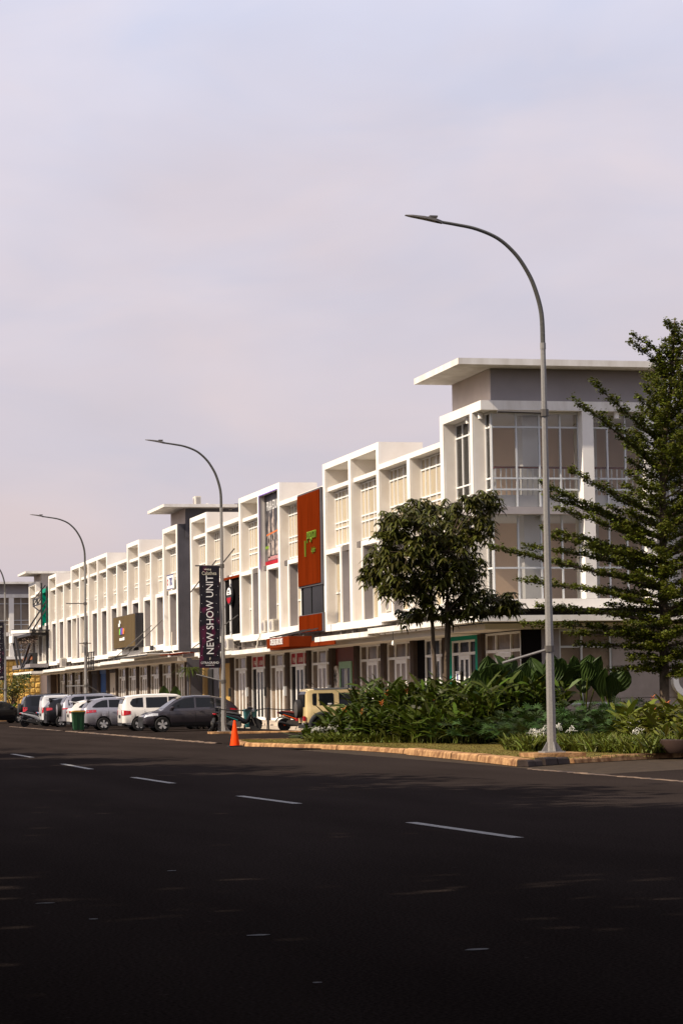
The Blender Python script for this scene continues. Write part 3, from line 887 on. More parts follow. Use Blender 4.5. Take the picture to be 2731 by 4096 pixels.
build('emblem_thumb', MB().prism([(-71.9, 6.1), (-71.3, 6.08), (-71.2, 6.3), (-71.5, 6.5), (-71.6, 6.2), (-71.9, 6.3)], -.64, -.585), WPRINT, bs)
build('print', MB().box(-71.6, -70.9, -.62, -.585, 5.2, 5.36).box(-70.8, -70.3, -.62, -.585, 5.2, 5.36).box(-70.2, -69.6, -.62, -.585, 5.2, 5.4), WPRINT, bs)

tk = thing('small_sign', 'small white sign with blue and red letters on the tall end bay', 'sign', (-56.8, .05, 7.8))
bx('board', WPRINT, tk, -57.9, -55.7, .1, .16, 7.82, 8.66)
bx('border', mat('navy_print', (.02, .03, .18), .5), tk, -57.9, -55.7, .085, .099, 8.62, 8.66)
bx('border', MATS['navy_print'], tk, -57.9, -55.7, .085, .099, 7.82, 7.86)
text('lettering', 'TIKI', .62, (-56.55, .095, 8.22), (1, 0, 0), (0, 0, 1), MATS['navy_print'], tk, .004, bold=.015, shear=.15)
text('lettering', 'O', .5, (-57.55, .095, 8.22), (1, 0, 0), (0, 0, 1), REDS, tk, .004, bold=.02)

# air conditioner condensers
def condenser(loc, label, face='x', s=1.0):
    x, y, z = loc
    t = thing('air_conditioner', label, 'air conditioner', loc, group='outdoor air conditioner units')
    w, d, h = .8 * s, .32 * s, .58 * s
    if face == 'x':
        build('casing', MB().box(x - d / 2, x + d / 2, y - w / 2, y + w / 2, z, z + h), ACW, t)
        build('grille', MB().lathe([(.0, .02), (.2 * s, .02), (.22 * s, .0)], (x + d / 2, y - .1 * s, z + h / 2), 20, 'x'), GREYP, t)
    else:
        build('casing', MB().box(x - w / 2, x + w / 2, y - d / 2, y + d / 2, z, z + h), ACW, t)
        build('grille', MB().lathe([(.0, -.02), (.2 * s, -.02), (.22 * s, .0)], (x - .1 * s, y - d / 2, z + h / 2), 20, 'y'), GREYP, t)
        f = MB()
        for k in range(8): f.box(x + w / 2, x + w / 2 + .012, y - d / 2 + .04, y + d / 2 - .04, z + h * (.12 + .1 * k), z + h * (.17 + .1 * k))
        build('fins', f, GREYP, t)
    build('foot', MB().box(x - w * .4 if face != 'x' else x - d * .4, x + .06, y - .12, y + .12, z - .04, z - .001), DGALV, t)
condenser((-55, 1.4, 12.49), 'air conditioner unit standing on the dark roof slab', 'y')
condenser((-31.0, .22, 4.57), 'left of two air conditioners on the white band over the coffee canopy', 'y')
condenser((-29.2, .22, 4.57), 'right of two air conditioners on the white band, nearer the rust panel', 'y')
condenser((-8.1, .25, 4.73), 'air conditioner on the white ledge left of the leafy tree', 'y')
condenser((-37.6, -.28, 3.9), 'air conditioner on the canopy right of the banner', 'y', .95)
condenser((-102.2, -.25, 3.98), 'far air conditioner on the canopy left of the third lamp', 'y', 1.2)

# cables looping down from the units
def cable(pts, label, m=ACW, r=.02):
    P = [Vector(p) for p in pts]; q = []
    for i in range(len(P) - 1):
        for t in (0, .25, .5, .75):
            q.append(P[i].lerp(P[i + 1], t) + Vector((0, 0, -.12 * math.sin(PI * t))))
    q.append(P[-1])
    tag(build('cable', MB().tube(q, r, 6), m, smooth=True), label, 'cable')
cable([(-31.2, -.05, 4.55), (-31.5, -.1, 4.3), (-31.6, -.15, 3.95), (-31.0, -.3, 3.82)], 'pale cable hanging from the paired air conditioners', ACW, .03)
cable([(-37.4, -.5, 3.95), (-38.4, -.55, 3.75), (-38.5, -.55, 3.6)], 'pale cable looping under the air conditioner right of the banner', ACW, .03)
cable([(-54.8, 1.3, 12.6), (-54.5, 1.9, 12.62), (-54, 2.6, 12.5), (-53.3, 3.1, 12.2)], 'thin cables trailing from the rooftop unit', ACW, .025)
cable([(-55.5, -.05, 5.3), (-55.4, -.1, 4.3), (-53.3, -.1, 4.0), (-51.0, -.1, 3.95)], 'white conduit sagging under the dark gable', ACW, .03)

# tie rods holding the awnings, floodlight, window grid
def rod(a, b, label, r=.025):
    tag(build('tie_rod', MB().tube([a, b], r, 6), DGALV), label, 'rod')
rod((-62.5, -.06, 5.9), (-66.2, -1.6, 4.15), 'left of the two thin tie rods under the brown sign end')
rod((-58.6, -.06, 6.1), (-62.3, -1.6, 4.15), 'right of the two thin tie rods left of the dark gable')
rod((-36.2, -.25, 8.9), (-40.6, -1.2, 6.95), 'red brown rod rising right of the banner lamp post', .035)
rod((-40.9, -.25, 8.6), (-44.2, -1.0, 7.1), 'red brown rod rising behind the banner lamp post', .035)
rod((-36.4, -.06, 5.6), (-42.2, -1.3, 4.1), 'thin dark rod sloping down right of the banner')
aw = thing('awning', 'thin pale fabric awning projecting over the shops under the tie rods', 'awning', (-62, -1, 3.9))
build('sheet', MB().prism([(-66.5, 4.02), (-54.3, 4.08), (-54.3, 4.03), (-66.5, 3.97)], -1.7, -.504), STAIN, aw)
build('edge', MB().box(-66.5, -54.3, -1.74, -1.702, 3.94, 4.02), TRIM, aw)
fl = thing('floodlight', 'small black floodlight on the white band near the tie rods', 'floodlight', (-61.6, -.1, 4.5))
build('bracket', MB().box(-61.65, -61.55, -.12, .0, 4.5, 4.56), TRIM, fl)
build('head', MB().prism([(-61.85, 4.38), (-61.35, 4.38), (-61.4, 4.66), (-61.8, 4.66)], -.3, -.121), TRIM, fl)
wg = thing('steel_grid', 'black steel grid screen hanging before the canopy of the four-bay block', 'grid', (-84.3, -.8, 3.6))
gm = MB()
for k in range(6): gm.box(-86.2 + k * .78, -86.12 + k * .78, -.8, -.74, 3.5, 4.75)
for z in (3.5, 3.9, 4.3, 4.7): gm.box(-86.2, -82.2, -.735, -.69, z, z + .06)
build('bars', gm, BLACKS, wg)
build('bracket', MB().bar((-84.2, -.69, 4.2), (-84.2, -.45, 4.2), .06), BLACKS, wg)
nt = tag(bx('paper_notice', WPRINT, None, -92.2, -90.9, -.03, -.006, 4.75, 5.9), 'white paper notice stuck low on the four-bay block', 'notice')

# ------------------------------------------------------------------ glass corner building
cb = thing('corner_building', 'white three-storey corner building with glass side and overhanging grey topped roof', 'building', (2.5, 4, 0))
fr, fin = MB(), MB()
fr.box(-.21, .21, 0, .1, 4.36, ZT); fin.box(-.21, .21, .1, .5, 4.36, ZT)
fr.box(3.44, 3.74, 0, .1, 4.68, 11.08); fin.box(3.44, 3.74, .1, .5, 4.68, 11.08)
fr.box(.21, 4.77, 0, .42, 11.08, ZT)                               # front beam
build('frame', fr, WHITE, cb); build('fin_wall', fin, FIN, cb)
build('side_beam', MB().box(4.35, 4.77, .42, 9.5, 11.08, ZT), STAIN, cb)
build('lower_band', MB().box(.21, 4.77, 0, .3, 4.36, 4.68).box(4.35, 4.77, .3, 9.5, 4.36, 4.68), WHITE, cb)
build('floor_band', MB().box(.21, 4.77, 0.02, .45, 7.55, 7.80).box(4.35, 4.77, .45, 9.5, 7.55, 7.80), BANDG, cb)
build('floor_slab', MB().box(.0, 4.34, .46, 9.4, 7.56, 7.82).box(0, 4.34, .31, 9.4, 4.30, 4.60), INTW, cb)
build('ceiling', MB().box(0, 4.34, .43, 9.4, 11.0, 11.3), INTW, cb)
build('inner_wall', MB().box(-.2, .15, .52, 9.4, 4.61, 10.99).box(.16, 4.3, 9.2, 9.4, 4.61, 7.55).box(.16, 4.3, 9.2, 9.4, 7.83, 10.99), INTB, cb)
# side columns
for (y0, y1) in ((3.6, 4.0), (5.85, 6.2), (8.2, 8.6)):
    bx('side_column', WHITE, cb, 4.3, 4.76, y0, y1, 4.685, 7.548); bx('side_column', WHITE, cb, 4.3, 4.76, y0, y1, 7.805, 11.078)
icol = MB()
for (x, y) in ((3.55, 1.75), (3.5, 6.8), (1.6, 4.5)):
    icol.box(x - .28, x + .28, y, y + .65, 4.61, 7.55); icol.box(x - .28, x + .28, y, y + .65, 7.83, 10.99)
build('inner_column', icol, INTW, cb)
build('knee_wall', MB().box(4.05, 4.18, .62, 9.1, 7.83, 8.24).box(.2, 4.04, .62, .75, 7.83, 8.24), INTW, cb)

def side_window(x, ys, z0, z1, rows, name='window'):
    t = .06
    f = MB()
    for i, y in enumerate(ys):
        f.box(x - .05, x + .03, y - (t / 2 if i else 0), y + (t / 2 if i < len(ys) - 1 else 0), z0, z1)
    for r in rows:
        for j in range(len(ys) - 1):
            f.box(x - .046, x + .026, ys[j] + t / 2, ys[j + 1] - t / 2, r - t / 2, r + t / 2)
    w = build(name, f, GALU, cb)
    zz = [z0] + list(rows) + [z1]
    for j in range(len(ys) - 1):
        for k in range(len(zz) - 1):
            bx('pane', GLASS, w, x - .012, x - .004, ys[j] + .01, ys[j + 1] - .01, zz[k] + .01, zz[k + 1] - .01)
XG = 4.3
for (ys) in ([.5, 1.38, 2.2, 2.95, 3.6], [4.0, 4.65, 5.3, 5.85], [6.2, 6.9, 7.6, 8.2]):
    side_window(XG, ys, 7.82, 11.07, (8.42, 8.8, 10.55))
    side_window(XG, ys, 4.70, 7.54, (5.75,))
# front glass of the corner, wrapping
def front_glass(x0, x1, z0, z1, cols, rows):
    f = MB(); t = .055
    xs = [x0 + (x1 - x0) * c for c in cols]
    for i, x in enumerate(xs): f.box(x - (t / 2 if i else 0), x + (t / 2 if i < len(xs) - 1 else 0), .45, .52, z0, z1)
    for r in rows:
        for j in range(len(xs) - 1): f.box(xs[j] + t / 2, xs[j + 1] - t / 2, .453, .517, r - t / 2, r + t / 2)
    w = build('window', f, ALU, cb); zz = [z0] + list(rows) + [z1]
    for j in range(len(xs) - 1):
        for k in range(len(zz) - 1):
            bx('pane', GLASS, w, xs[j] + .01, xs[j + 1] - .01, .48, .488, zz[k] + .01, zz[k + 1] - .01)
for (z0, z1, rows) in ((7.82, 11.07, (8.42, 8.8, 10.55)), (4.70, 7.54, (5.75,))):
    front_glass(.21, 3.44, z0, z1, [0, .25, .5, .75, 1], rows)
    front_glass(3.74, 4.29, z0, z1, [0, 1], rows)
# indoor railing behind the upper glass
rl = thing('railing', 'white baluster railing with a red handrail behind the upper corner glass', 'railing', (4.1, 4, 8.25))
rb = MB()
y = .66
while y < 9.0:
    rb.box(4.09, 4.13, y, y + .04, 8.245, 9.15); y += .19
x = 3.9
while x > .3:
    rb.box(x, x + .04, .68, .72, 8.245, 9.15); x -= .19
build('balusters', rb, ALU, rl)
build('handrail', MB().box(4.07, 4.15, .64, 9.05, 9.155, 9.22).box(.3, 4.065, .66, .74, 9.155, 9.22), MAROON, rl)
# downlights
for (x, y, z) in ((2.55, .22, 10.85), (4.05, .2, 10.85), (4.6, 4.9, 10.85), (4.6, 2.2, 7.36)):
    build('downlight', MB().lathe([(.085, 0), (.085, .225)], (x, y, z), 14), WHITE, cb, True, 30)
# tower and slab roof
build('tower', MB().box(0.0, 4.5, .45, 6.8, ZT + .004, 12.53), TOWER, cb)
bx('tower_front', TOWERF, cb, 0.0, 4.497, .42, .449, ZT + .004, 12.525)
build('roof_slab', MB().box(-.1, 5.4, -.95, 7.0, 12.53, 12.74), STAIN, cb)
build('roof_deck', MB().box(-.2, 4.7, .45, 9.4, 11.31, ZT - .01), STAIN, cb)
# canopy round the corner, dark strip, ground floor
build('canopy', MB().box(.01, 5.7, -.5, -.01, 3.9, 4.1).box(4.8, 5.7, -.01, 9.5, 3.9, 4.1), STAIN, cb)
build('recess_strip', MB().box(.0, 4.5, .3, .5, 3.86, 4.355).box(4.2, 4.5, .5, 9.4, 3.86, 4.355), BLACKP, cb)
build('soffit', MB().box(.01, 4.79, -.005, 1.6, 3.66, 3.855).box(4.52, 4.79, 1.6, 9.4, 3.66, 3.855), SOFFIT, cb)
shopfront(cb, -.03, 4.5, 'white')
bx('dark_cladding', BLACKP, cb, 4.3, 4.52, 1.4, 2.04, .1, 3.655)
bx('pier', GREYP, cb, 4.3, 4.56, 2.043, 2.67, .1, 3.655)
f = MB()
for y in (2.68, 3.46, 4.5): f.box(4.36, 4.46, y, y + .07, 1.1, 3.65)
for z in (1.1, 3.02, 3.58): f.box(4.365, 4.455, 2.75, 3.46, z, z + .07).box(4.365, 4.455, 3.53, 4.5, z, z + .07)
sw = build('window', f, GALU, cb)
for (a, b) in ((2.75, 3.46), (3.53, 4.5)):
    for (z0, z1) in ((1.17, 3.02), (3.09, 3.58)): bx('pane', SHOPG, sw, 4.39, 4.4, a, b, z0, z1)
wg_ = MB().box(4.3, 4.5, 2.68, 4.57, .1, 1.09)
for (z0, z1) in ((.1, 1.28), (1.3, 2.36), (2.39, 3.655)): wg_.box(4.3, 4.5, 4.575, 12.0, z0, z1)
build('ground_wall', wg_, WALLG, cb)
build('wall_core', MB().box(4.0, 4.29, 2.1, 12, .1, 3.65), INTB, cb)
build('rear_wing', MB().box(.2, 4.4, 9.6, 12, 3.9, 11.0), FIN, cb)
# hanging bulb under the canopy
hb = thing('hanging_bulb', 'small bulb hanging under the canopy left of the tree trunks', 'lamp', (-6.0, -.3, 3.4))
build('wire', MB().tube([(-6.0, -.3, 3.9), (-6.0, -.3, 3.55)], .012, 6), TRIM, hb)
build('bulb', MB().lathe([(.02, .1), (.035, .06), (.06, -.02), (.05, -.08), (.0, -.1)], (-6.0, -.3, 3.47), 12), WPRINT, hb, True)
pn = thing('door_poster', 'small white notice on the door of the teal framed shop', 'poster', (-2.9, 1.36, 2.1))
bx('sheet', WPRINT, pn, -3.3, -2.75, 1.33, 1.345, 1.8, 2.35)
bx('print', MATS['navy_print'], pn, -3.12, -2.95, 1.322, 1.329, 2.0, 2.25)
# cut-out white letter on the side wall
gs = thing('letter_sign', 'big white cut-out letter G mounted on the side wall', 'sign', (4.6, 7.2, 1.4))
ring = []
cy, cz, ro, ri = 7.22, 1.86, .56, .36
ang = np.linspace(math.radians(35), math.radians(335), 26)
poly = [(cy + ro * math.cos(a), cz + ro * math.sin(a)) for a in ang] + [(cy + ri * math.cos(a), cz + ri * math.sin(a)) for a in ang[::-1]]
mg = MB()
for i in range(25):
    q = [poly[i], poly[i + 1], poly[51 - i - 1], poly[51 - i]]
    mg.prism(q, 4.52, 4.78, 'x')
mg.box(4.523, 4.777, cy + .02, cy + .58, cz - .13, cz + .05)
build('letter', mg, WPRINT, gs)

# ------------------------------------------------------------------ far building across the cross street, yellow cladding
fb = thing('far_building', 'distant glazed white building with yellow quilted cladding across the side street', 'building', (-150, 3, 0))
FX = -146.0
build('roof_slab', MB().box(FX - 8, FX + .9, -3, 8, 12.35, 12.55), STAIN, fb)
build('tower', MB().box(FX - 8, FX - .1, -2.2, 8, 11.42, 12.345), TOWER, fb)
build('upper_beam', MB().box(FX - 8, FX + .27, -2.5, 8, 11.08, 11.41), STAIN, fb)
build('floor_band', MB().box(FX - 8, FX + .27, -2.5, 8, 7.5, 7.85), FIN, fb)
build('lower_band', MB().box(FX - 8, FX + .3, -2.5, 8, 5.34, 5.6), WHITE, fb)
cm = MB()
for y in (-1.9, .43, 2.36, 4.6):
    cm.box(FX - .3, FX + .25, y, y + .45, 5.605, 7.495); cm.box(FX - .3, FX + .25, y, y + .45, 7.855, 11.075)
build('column', cm, WHITE, fb)
FGL = mat('far_curtained_glass', (.27, .22, .17), .08, nscale=.8, namt=.25, spec=.5)
fm = MB()
for y in (-.6, 1.55, 3.4):
    fm.box(FX - .16, FX - .08, y, y + .06, 5.61, 7.49); fm.box(FX - .16, FX - .08, y, y + .06, 7.86, 11.07)
for z in (10.5, 8.95, 8.55, 6.2): fm.box(FX - .155, FX - .085, -2.4, 8, z, z + .06)
wf = build('window', fm, GALU, fb)
for (y0, y1) in ((-1.4, .42), (.9, 2.35), (2.85, 4.58)):
    for (z0, z1) in ((5.61, 7.49), (7.86, 11.07)):
        bx('pane', FGL, wf, FX - .3, FX - .2, y0, y1, z0, z1)
bx('core', INTB, fb, FX - 8, FX - .35, -2.4, 7.9, .0, 11.07)
# quilted yellow cladding: pyramid tiles
def tile_mesh():
    s = .245
    v = [(0, -s, -s), (0, s, -s), (0, s, s), (0, -s, s), (.1, -s * .5, -s * .5), (.1, s * .5, -s * .5), (.1, s * .5, s * .5), (.1, -s * .5, s * .5)]
    return v, [(0, 1, 5, 4), (1, 2, 6, 5), (2, 3, 7, 6), (3, 0, 4, 7), (4, 5, 6, 7)]
tv, tf = tile_mesh()
first = None; cnt = 0
for r in range(9):
    for c in range(16):
        y = -1.9 + c * .5; z = .9 + r * .5
        if y > 3.3: continue
        jx = random.uniform(-.03, .06)
        if first is None:
            first = raw('cladding_tile', [(p[0] + FX + jx, p[1] + y, p[2] + z) for p in tv], tf, YTILE, fb)
            fo = (FX + jx, y, z)
        else:
            o = bpy.data.objects.new('cladding_tile', first.data); COL.objects.link(o); o.parent = fb
            o.location = (FX + jx - fo[0], y - fo[1], z - fo[2])
bx('cladding_back', OCHRE, fb, FX - .33, FX - .02, -2.2, 3.2, .0, 5.33)

# ------------------------------------------------------------------ black steel terrace on the far end
tr = thing('steel_terrace', 'black steel terrace with white edged roof and slanted struts at the row end', 'terrace', (-117, -1, 4))
build('roof', MB().prism([(-126, 7.45), (-111.8, 7.02), (-111.8, 7.12), (-126, 7.55)], -1.5, -.02), TRIM, tr)
build('fascia', MB().prism([(-126, 7.2), (-112.6, 6.9), (-112.6, 7.13), (-126, 7.47)], -1.56, -1.503).box(-126.06, -126.003, -1.56, -.05, 7.2, 7.5), WHITE, tr)
build('roof', MB().box(-125.9, -112.75, -1.45, -.05, 6.7, 6.9), BLACKS, tr)
build('deck', MB().box(-125.5, -112.75, -1.5, -.05, 4.12, 4.42), GREYP, tr)
build('deck_edge', MB().box(-125.5, -112.75, -1.56, -1.503, 4.05, 4.14), TRIM, tr)
st = MB()
for (a, b) in (((-125.4, -1.5, 6.8), (-121.4, -1.5, 4.3)), ((-123.0, -1.5, 6.8), (-118.6, -1.5, 4.2)), ((-118.4, -1.5, 4.2), (-113.0, -1.5, 6.0)), ((-117.2, -1.5, 4.25), (-112.9, -1.4, 5.2))):
    st.bar(a, b, .16)
st.bar((-112.9, -.1, 4.4), (-112.9, -.1, 10.6), .14).bar((-117.9, -.7, 7.2), (-113, -.1, 8.9), .09).bar((-119.5, -.9, 7.3), (-113, -.1, 9.5), .09)
build('strut', st, BLACKS, tr)
bar_ = thing('bar_counter', 'dark bar counter with an orange wood front on the steel terrace', 'counter', (-115.5, -1, 4.42))
bx('front', TRIM, bar_, -119.0, -112.75, -1.3, -.9, 4.425, 5.3)
bx('plank', WOOD, bar_, -119.0, -112.75, -1.36, -1.303, 4.75, 5.0)
sg = thing('steel_truss', 'black steel truss frame standing on the terrace roof before the teal bay', 'truss', (-115, -.3, 7.3))
tb = MB()
P1, P2 = -118.8, -113.2
for z in (9.75, 9.25): tb.bar((P1, -.5, z), (P2, -.5, z), .1)
for x in (P1, -116.1, P2): tb.bar((x, -.5, 9.25), (x, -.5, 9.75), .1)
tb.bar((P1, -.5, 9.25), (-116.1, -.5, 9.75), .07).bar((-116.1, -.5, 9.25), (P2, -.5, 9.75), .07).bar((P1, -.5, 9.75), (P2, -.2, 10.7), .07)
tb.bar((P2, -.5, 7.15), (P2, -.5, 10.9), .13).bar((P1, -.5, 9.25), (P2, -.5, 8.5), .08)
build('members', tb, BLACKS, sg)
wsn = thing('hanging_sign', 'white block sign hanging under the terrace roof corner', 'sign', (-124.6, -1.6, 6.2))
build('board', MB().box(-126.2, -123.6, -1.72, -1.6, 6.35, 6.95), WPRINT, wsn)
build('hanger', MB().box(-125.9, -125.6, -1.7, -1.62, 6.955, 7.2).box(-124.3, -124.0, -1.7, -1.62, 6.955, 7.2).box(-125.2, -124.9, -1.7, -1.62, 6.15, 6.345), WPRINT, wsn)
lc = thing('lower_canopy', 'pale lower canopy slab with hanging creepers under the steel terrace', 'canopy', (-118, -1, 3.6))
build('slab', MB().box(-126, -112.8, -1.4, -.51, 3.62, 3.82), STAIN, lc)
cr = LV(); Pc = np.stack([RNG.uniform(-125, -113, 500), RNG.uniform(-1.6, -1.3, 500), 3.62 - RNG.exponential(.22, 500)], 1)
cr.add(quad_leaves(Pc, .2)); cr.obj('creeper', LEAF_P, lc)
cr = LV(); Pc = np.stack([RNG.uniform(-124, -113, 500), RNG.uniform(-1.3, -.8, 500), 6.68 - RNG.exponential(.3, 500)], 1)
cr.add(quad_leaves(Pc, .2)); cr.obj('hanging_plant', mat('dry_hanging', (.12, .08, .06), .8, island=.5), tr)

# ------------------------------------------------------------------ street lamps and banners
def lamp(x, y, label, z0=0.05, arms=(6.95, 2.3), arm_len=1.12, low_drop=.3, dark=True):
    t = thing('street_lamp', label, 'street lamp', (x, y, z0), group='curved street lamps along the kerb')
    k = 1.0
    path = [(x, y, z0 + .02), (x, y, 3.2), (x, y, 6.4), (x, y, 9.3)]
    build('pole', MB().tube(path, [.108, .09, .073, .06], 8), GALV, t, True, 25)
    arc = [(0, 9.3), (-.02, 10.03), (-.17, 10.62), (-.36, 11.02), (-.62, 11.38), (-1.0, 11.7), (-1.5, 11.9), (-2.0, 11.99), (-2.45, 12.05)]
    def cat(P, m=5):
        Q = []; P = [P[0]] + P + [P[-1]]
        for i in range(1, len(P) - 2):
            for j in range(m):
                u = j / m; p0, p1, p2, p3 = [np.array(q) for q in P[i - 1:i + 3]]
                Q.append(tuple(.5 * (2 * p1 + (p2 - p0) * u + (2 * p0 - 5 * p1 + 4 * p2 - p3) * u * u + (3 * p1 - p0 - 3 * p2 + p3) * u ** 3)))
        return Q + [P[-1]]
    arc = cat(arc)
    build('arm', MB().tube([(x, y + a, z) for (a, z) in arc], list(np.linspace(.058, .034, len(arc))), 8), ARMG, t, True, 35)
    build('collar', MB().tube([(x, y, 9.22), (x, y, 9.36)], .069, 8), GALV, t)
    h = MB()
    pr = [(-2.3, 12.02, .055, .035), (-2.45, 12.06, .1, .04), (-2.72, 12.11, .11, .033), (-3.0, 12.145, .09, .022), (-3.15, 12.16, .04, .01)]
    v = []; f = []
    for (a, z, hw, hh) in pr:
        v += [(x - hw, y + a, z - hh * .6), (x + hw, y + a, z - hh * .6), (x + hw * .8, y + a, z + hh), (x - hw * .8, y + a, z + hh)]
    for i in range(4):
        for q in range(4): f.append((i * 4 + q, i * 4 + (q + 1) % 4, i * 4 + 4 + (q + 1) % 4, i * 4 + 4 + q))
    f += [(3, 2, 1, 0), (16, 17, 18, 19)]
    build('luminaire', h.add(v, f), DGALV, t)
    build('driver_box', MB().box(x - .08, x + .08, y - 2.6, y - 2.42, 12.125, 12.165), DGALV, t)
    build('banner_arm', MB().tube([(x, y, arms[0]), (x, y - arm_len, arms[0] + .02)], .032, 6), DGALV, t)
    build('banner_arm', MB().tube([(x, y, arms[1]), (x, y - arm_len, arms[1] + low_drop)], .03, 6), GALV, t)
    build('clamp', MB().tube([(x, y, arms[0] - .08), (x, y, arms[0] + .08)], .1, 8), DGALV, t)
    build('clamp', MB().tube([(x, y, arms[1] - .07), (x, y, arms[1] + .07)], .12, 8), DGALV, t)
    fl = MB()
    for (dx, dy) in ((1, 0), (-1, 0), (0, 1), (0, -1)):
        a = Vector((x + dx * .11, y + dy * .11, z0 + .03)); b = Vector((x + dx * .24, y + dy * .24, z0 + .03)); c = Vector((x + dx * .11, y + dy * .11, z0 + .24))
        s_ = Vector((dy, dx, 0)) * .012
        fl.add([a - s_, b - s_, c - s_, a + s_, b + s_, c + s_], [(0, 1, 2), (5, 4, 3), (0, 3, 4, 1), (1, 4, 5, 2), (2, 5, 3, 0)])
    fl.box(x - .24, x + .24, y - .24, y + .24, z0 + .001, z0 + .03)
    build('base_plate', fl, GALV, t)
    fo = MB().prism([(x - .5, y - .6), (x + .5, y - .6), (x + .55, y - .3), (x + .55, y + .6), (x - .5, y + .6)], z0 - .12, z0, 'z')
    build('footing', fo, KERB, t)
    return t
lamp(31.5, -6.82, 'nearest and tallest looking street lamp, rising from the planted island', .20, (7.78, 2.5), 1.1, -.3)
lamp(-16, -4.86, 'street lamp carrying the dark banner, behind the traffic cone', .12, (6.94, 2.18))
lamp(-57, -4.82, 'street lamp without banner rising behind the silver cars', .1, (7.02, 2.3), 1.1, .0)
lamp(-95, -5.37, 'leftmost street lamp cut by the picture edge', .1, (7.2, 2.3))
bxl = thing('junction_box', 'small pale box strapped to the third street lamp', 'box', (-57, -4.8, 4.3))
build('box', MB().box(-57.15, -56.88, -5.06, -4.93, 4.2, 4.62), ACW, bxl)
build('strap', MB().tube([(-57, -4.82, 4.68), (-57, -4.82, 4.8)], .14, 8).bar((-57, -5.2, 4.74), (-57, -4.5, 4.74), .05), DGALV, bxl)
rod((-57, -4.72, 2.35), (-57, -3.85, 1.75), 'loose slanted pipe on the third street lamp', .03)

BANM = bpy.data.materials.new('banner_print'); BANM.use_nodes = True
def banner_nodes():
    n, l = BANM.node_tree.nodes, BANM.node_tree.links
    b = n['Principled BSDF']; b.inputs['Roughness'].default_value = .6; b.inputs['Specular IOR Level'].default_value = .25
    tc = n.new('ShaderNodeTexCoord'); mp = n.new('ShaderNodeMapping'); mp.inputs['Scale'].default_value = (1, 1.2, .55); mp.inputs['Rotation'].default_value = (.7, 0, 0)
    l.new(tc.outputs['Object'], mp.inputs[0])
    nz = n.new('ShaderNodeTexNoise'); nz.inputs['Scale'].default_value = 1.7; nz.inputs['Detail'].default_value = 2; nz.inputs['Distortion'].default_value = 1.5
    l.new(mp.outputs[0], nz.inputs['Vector'])
    r = n.new('ShaderNodeValToRGB')
    r.color_ramp.elements[0].position = .5; r.color_ramp.elements[0].color = (.010, .008, .014, 1)
    r.color_ramp.elements[1].position = .74; r.color_ramp.elements[1].color = (.13, .006, .05, 1)
    l.new(nz.outputs['Fac'], r.inputs[0]); l.new(r.outputs[0], b.inputs['Base Color'])
banner_nodes()
def banner(x, y0, y1, z0, z1, label):
    t = thing('banner', label, 'banner', (x, (y0 + y1) / 2, z0), group='vertical lamp post banners')
    v = []; f = []; N = 24
    for i in range(N + 1):
        z = z0 + (z1 - z0) * i / N
        for k in range(7):
            u = k / 6; y = y0 + (y1 - y0) * u - .05 * (1 - i / N) * (1 - u) + .03 * math.sin(i * .5) * (1 - u) * .4
            v.append((x + .02 + .025 * math.sin(i * .45 + u * 2.5) * (1 - abs(2 * i / N - 1)), y, z))
    for i in range(N):
        for k in range(6): f.append((i * 7 + k, i * 7 + k + 1, i * 7 + 8 + k, i * 7 + 7 + k))
    n0 = len(v); v2 = [(a - .006, b, c) for (a, b, c) in v]
    sh = raw('cloth', v + v2, f + [tuple(reversed([q + n0 for q in w])) for w in f], BANM, t, True)
    yc = (y0 + y1) / 2 - .02; H = z1 - z0; xs = x + .052
    text('lettering', 'NEW SHOW UNIT', .43, (xs, yc + .03, z0 + H * .52), (0, 0, 1), (0, -1, 0), WPRINT, t, .002, sx=.92)
    text('lettering', 'Calathea', .215, (xs, yc + .0, z0 + H * .93), (0, 1, 0), (0, 0, 1), CPRINT, t, .002, sx=.82)
    text('lettering', 'CITRAGRAND', .13, (xs, yc - .01, z0 + H * .05), (0, 1, 0), (0, 0, 1), WPRINT, t, .002, sx=.92)
    text('lettering', 'CIBUBUR CBD', .06, (xs, yc - .01, z0 + H * .026), (0, 1, 0), (0, 0, 1), WPRINT, t, .002, sx=.95)
    lf = MB()
    for k in range(5):
        a = math.radians(150 - k * 16); p = Vector((xs, yc - .12 + k * .045, z0 + H * .952 + .01 * (4 - k)))
        d = Vector((0, math.cos(a), math.sin(a))); e = Vector((0, -d.z, d.y))
        lf.add([p, p + d * .06 + e * .018, p + d * .12, p + d * .06 - e * .018], [(0, 1, 2, 3)])
    for k in range(2):
        p = Vector((xs, yc - .03, z0 + H * .075 + k * .05)); lf.add([p, p + Vector((0, .03, .03)), p + Vector((0, .06, .09)), p + Vector((0, .0, .05))], [(0, 1, 2, 3)])
    build('emblem', lf, CPRINT, t)
    dots = MB()
    for k in range(9):
        for s_ in (-.33, .32):
            yy = yc + s_ + random.uniform(-.05, .05); zz = z0 + H * (.12 + k * .085)
            dots.add([(xs, yy, zz), (xs, yy + .02, zz), (xs, yy + .02, zz + .02), (xs, yy, zz + .02)], [(0, 1, 2, 3)])
    tag(build('printed_dots', dots, WPRINT, t), kind='stuff')
banner(-15.95, -5.82, -4.98, 2.74, 6.93, 'dark purple vertical banner reading NEW SHOW UNIT on the lamp post')
banner(-94.95, -6.3, -5.46, 3.0, 7.18, 'dark purple banner cut by the left picture edge')

# ------------------------------------------------------------------ cars
def lerp_tab(tab, x):
    return float(np.interp(x, [p[0] for p in tab], [p[1] for p in tab]))

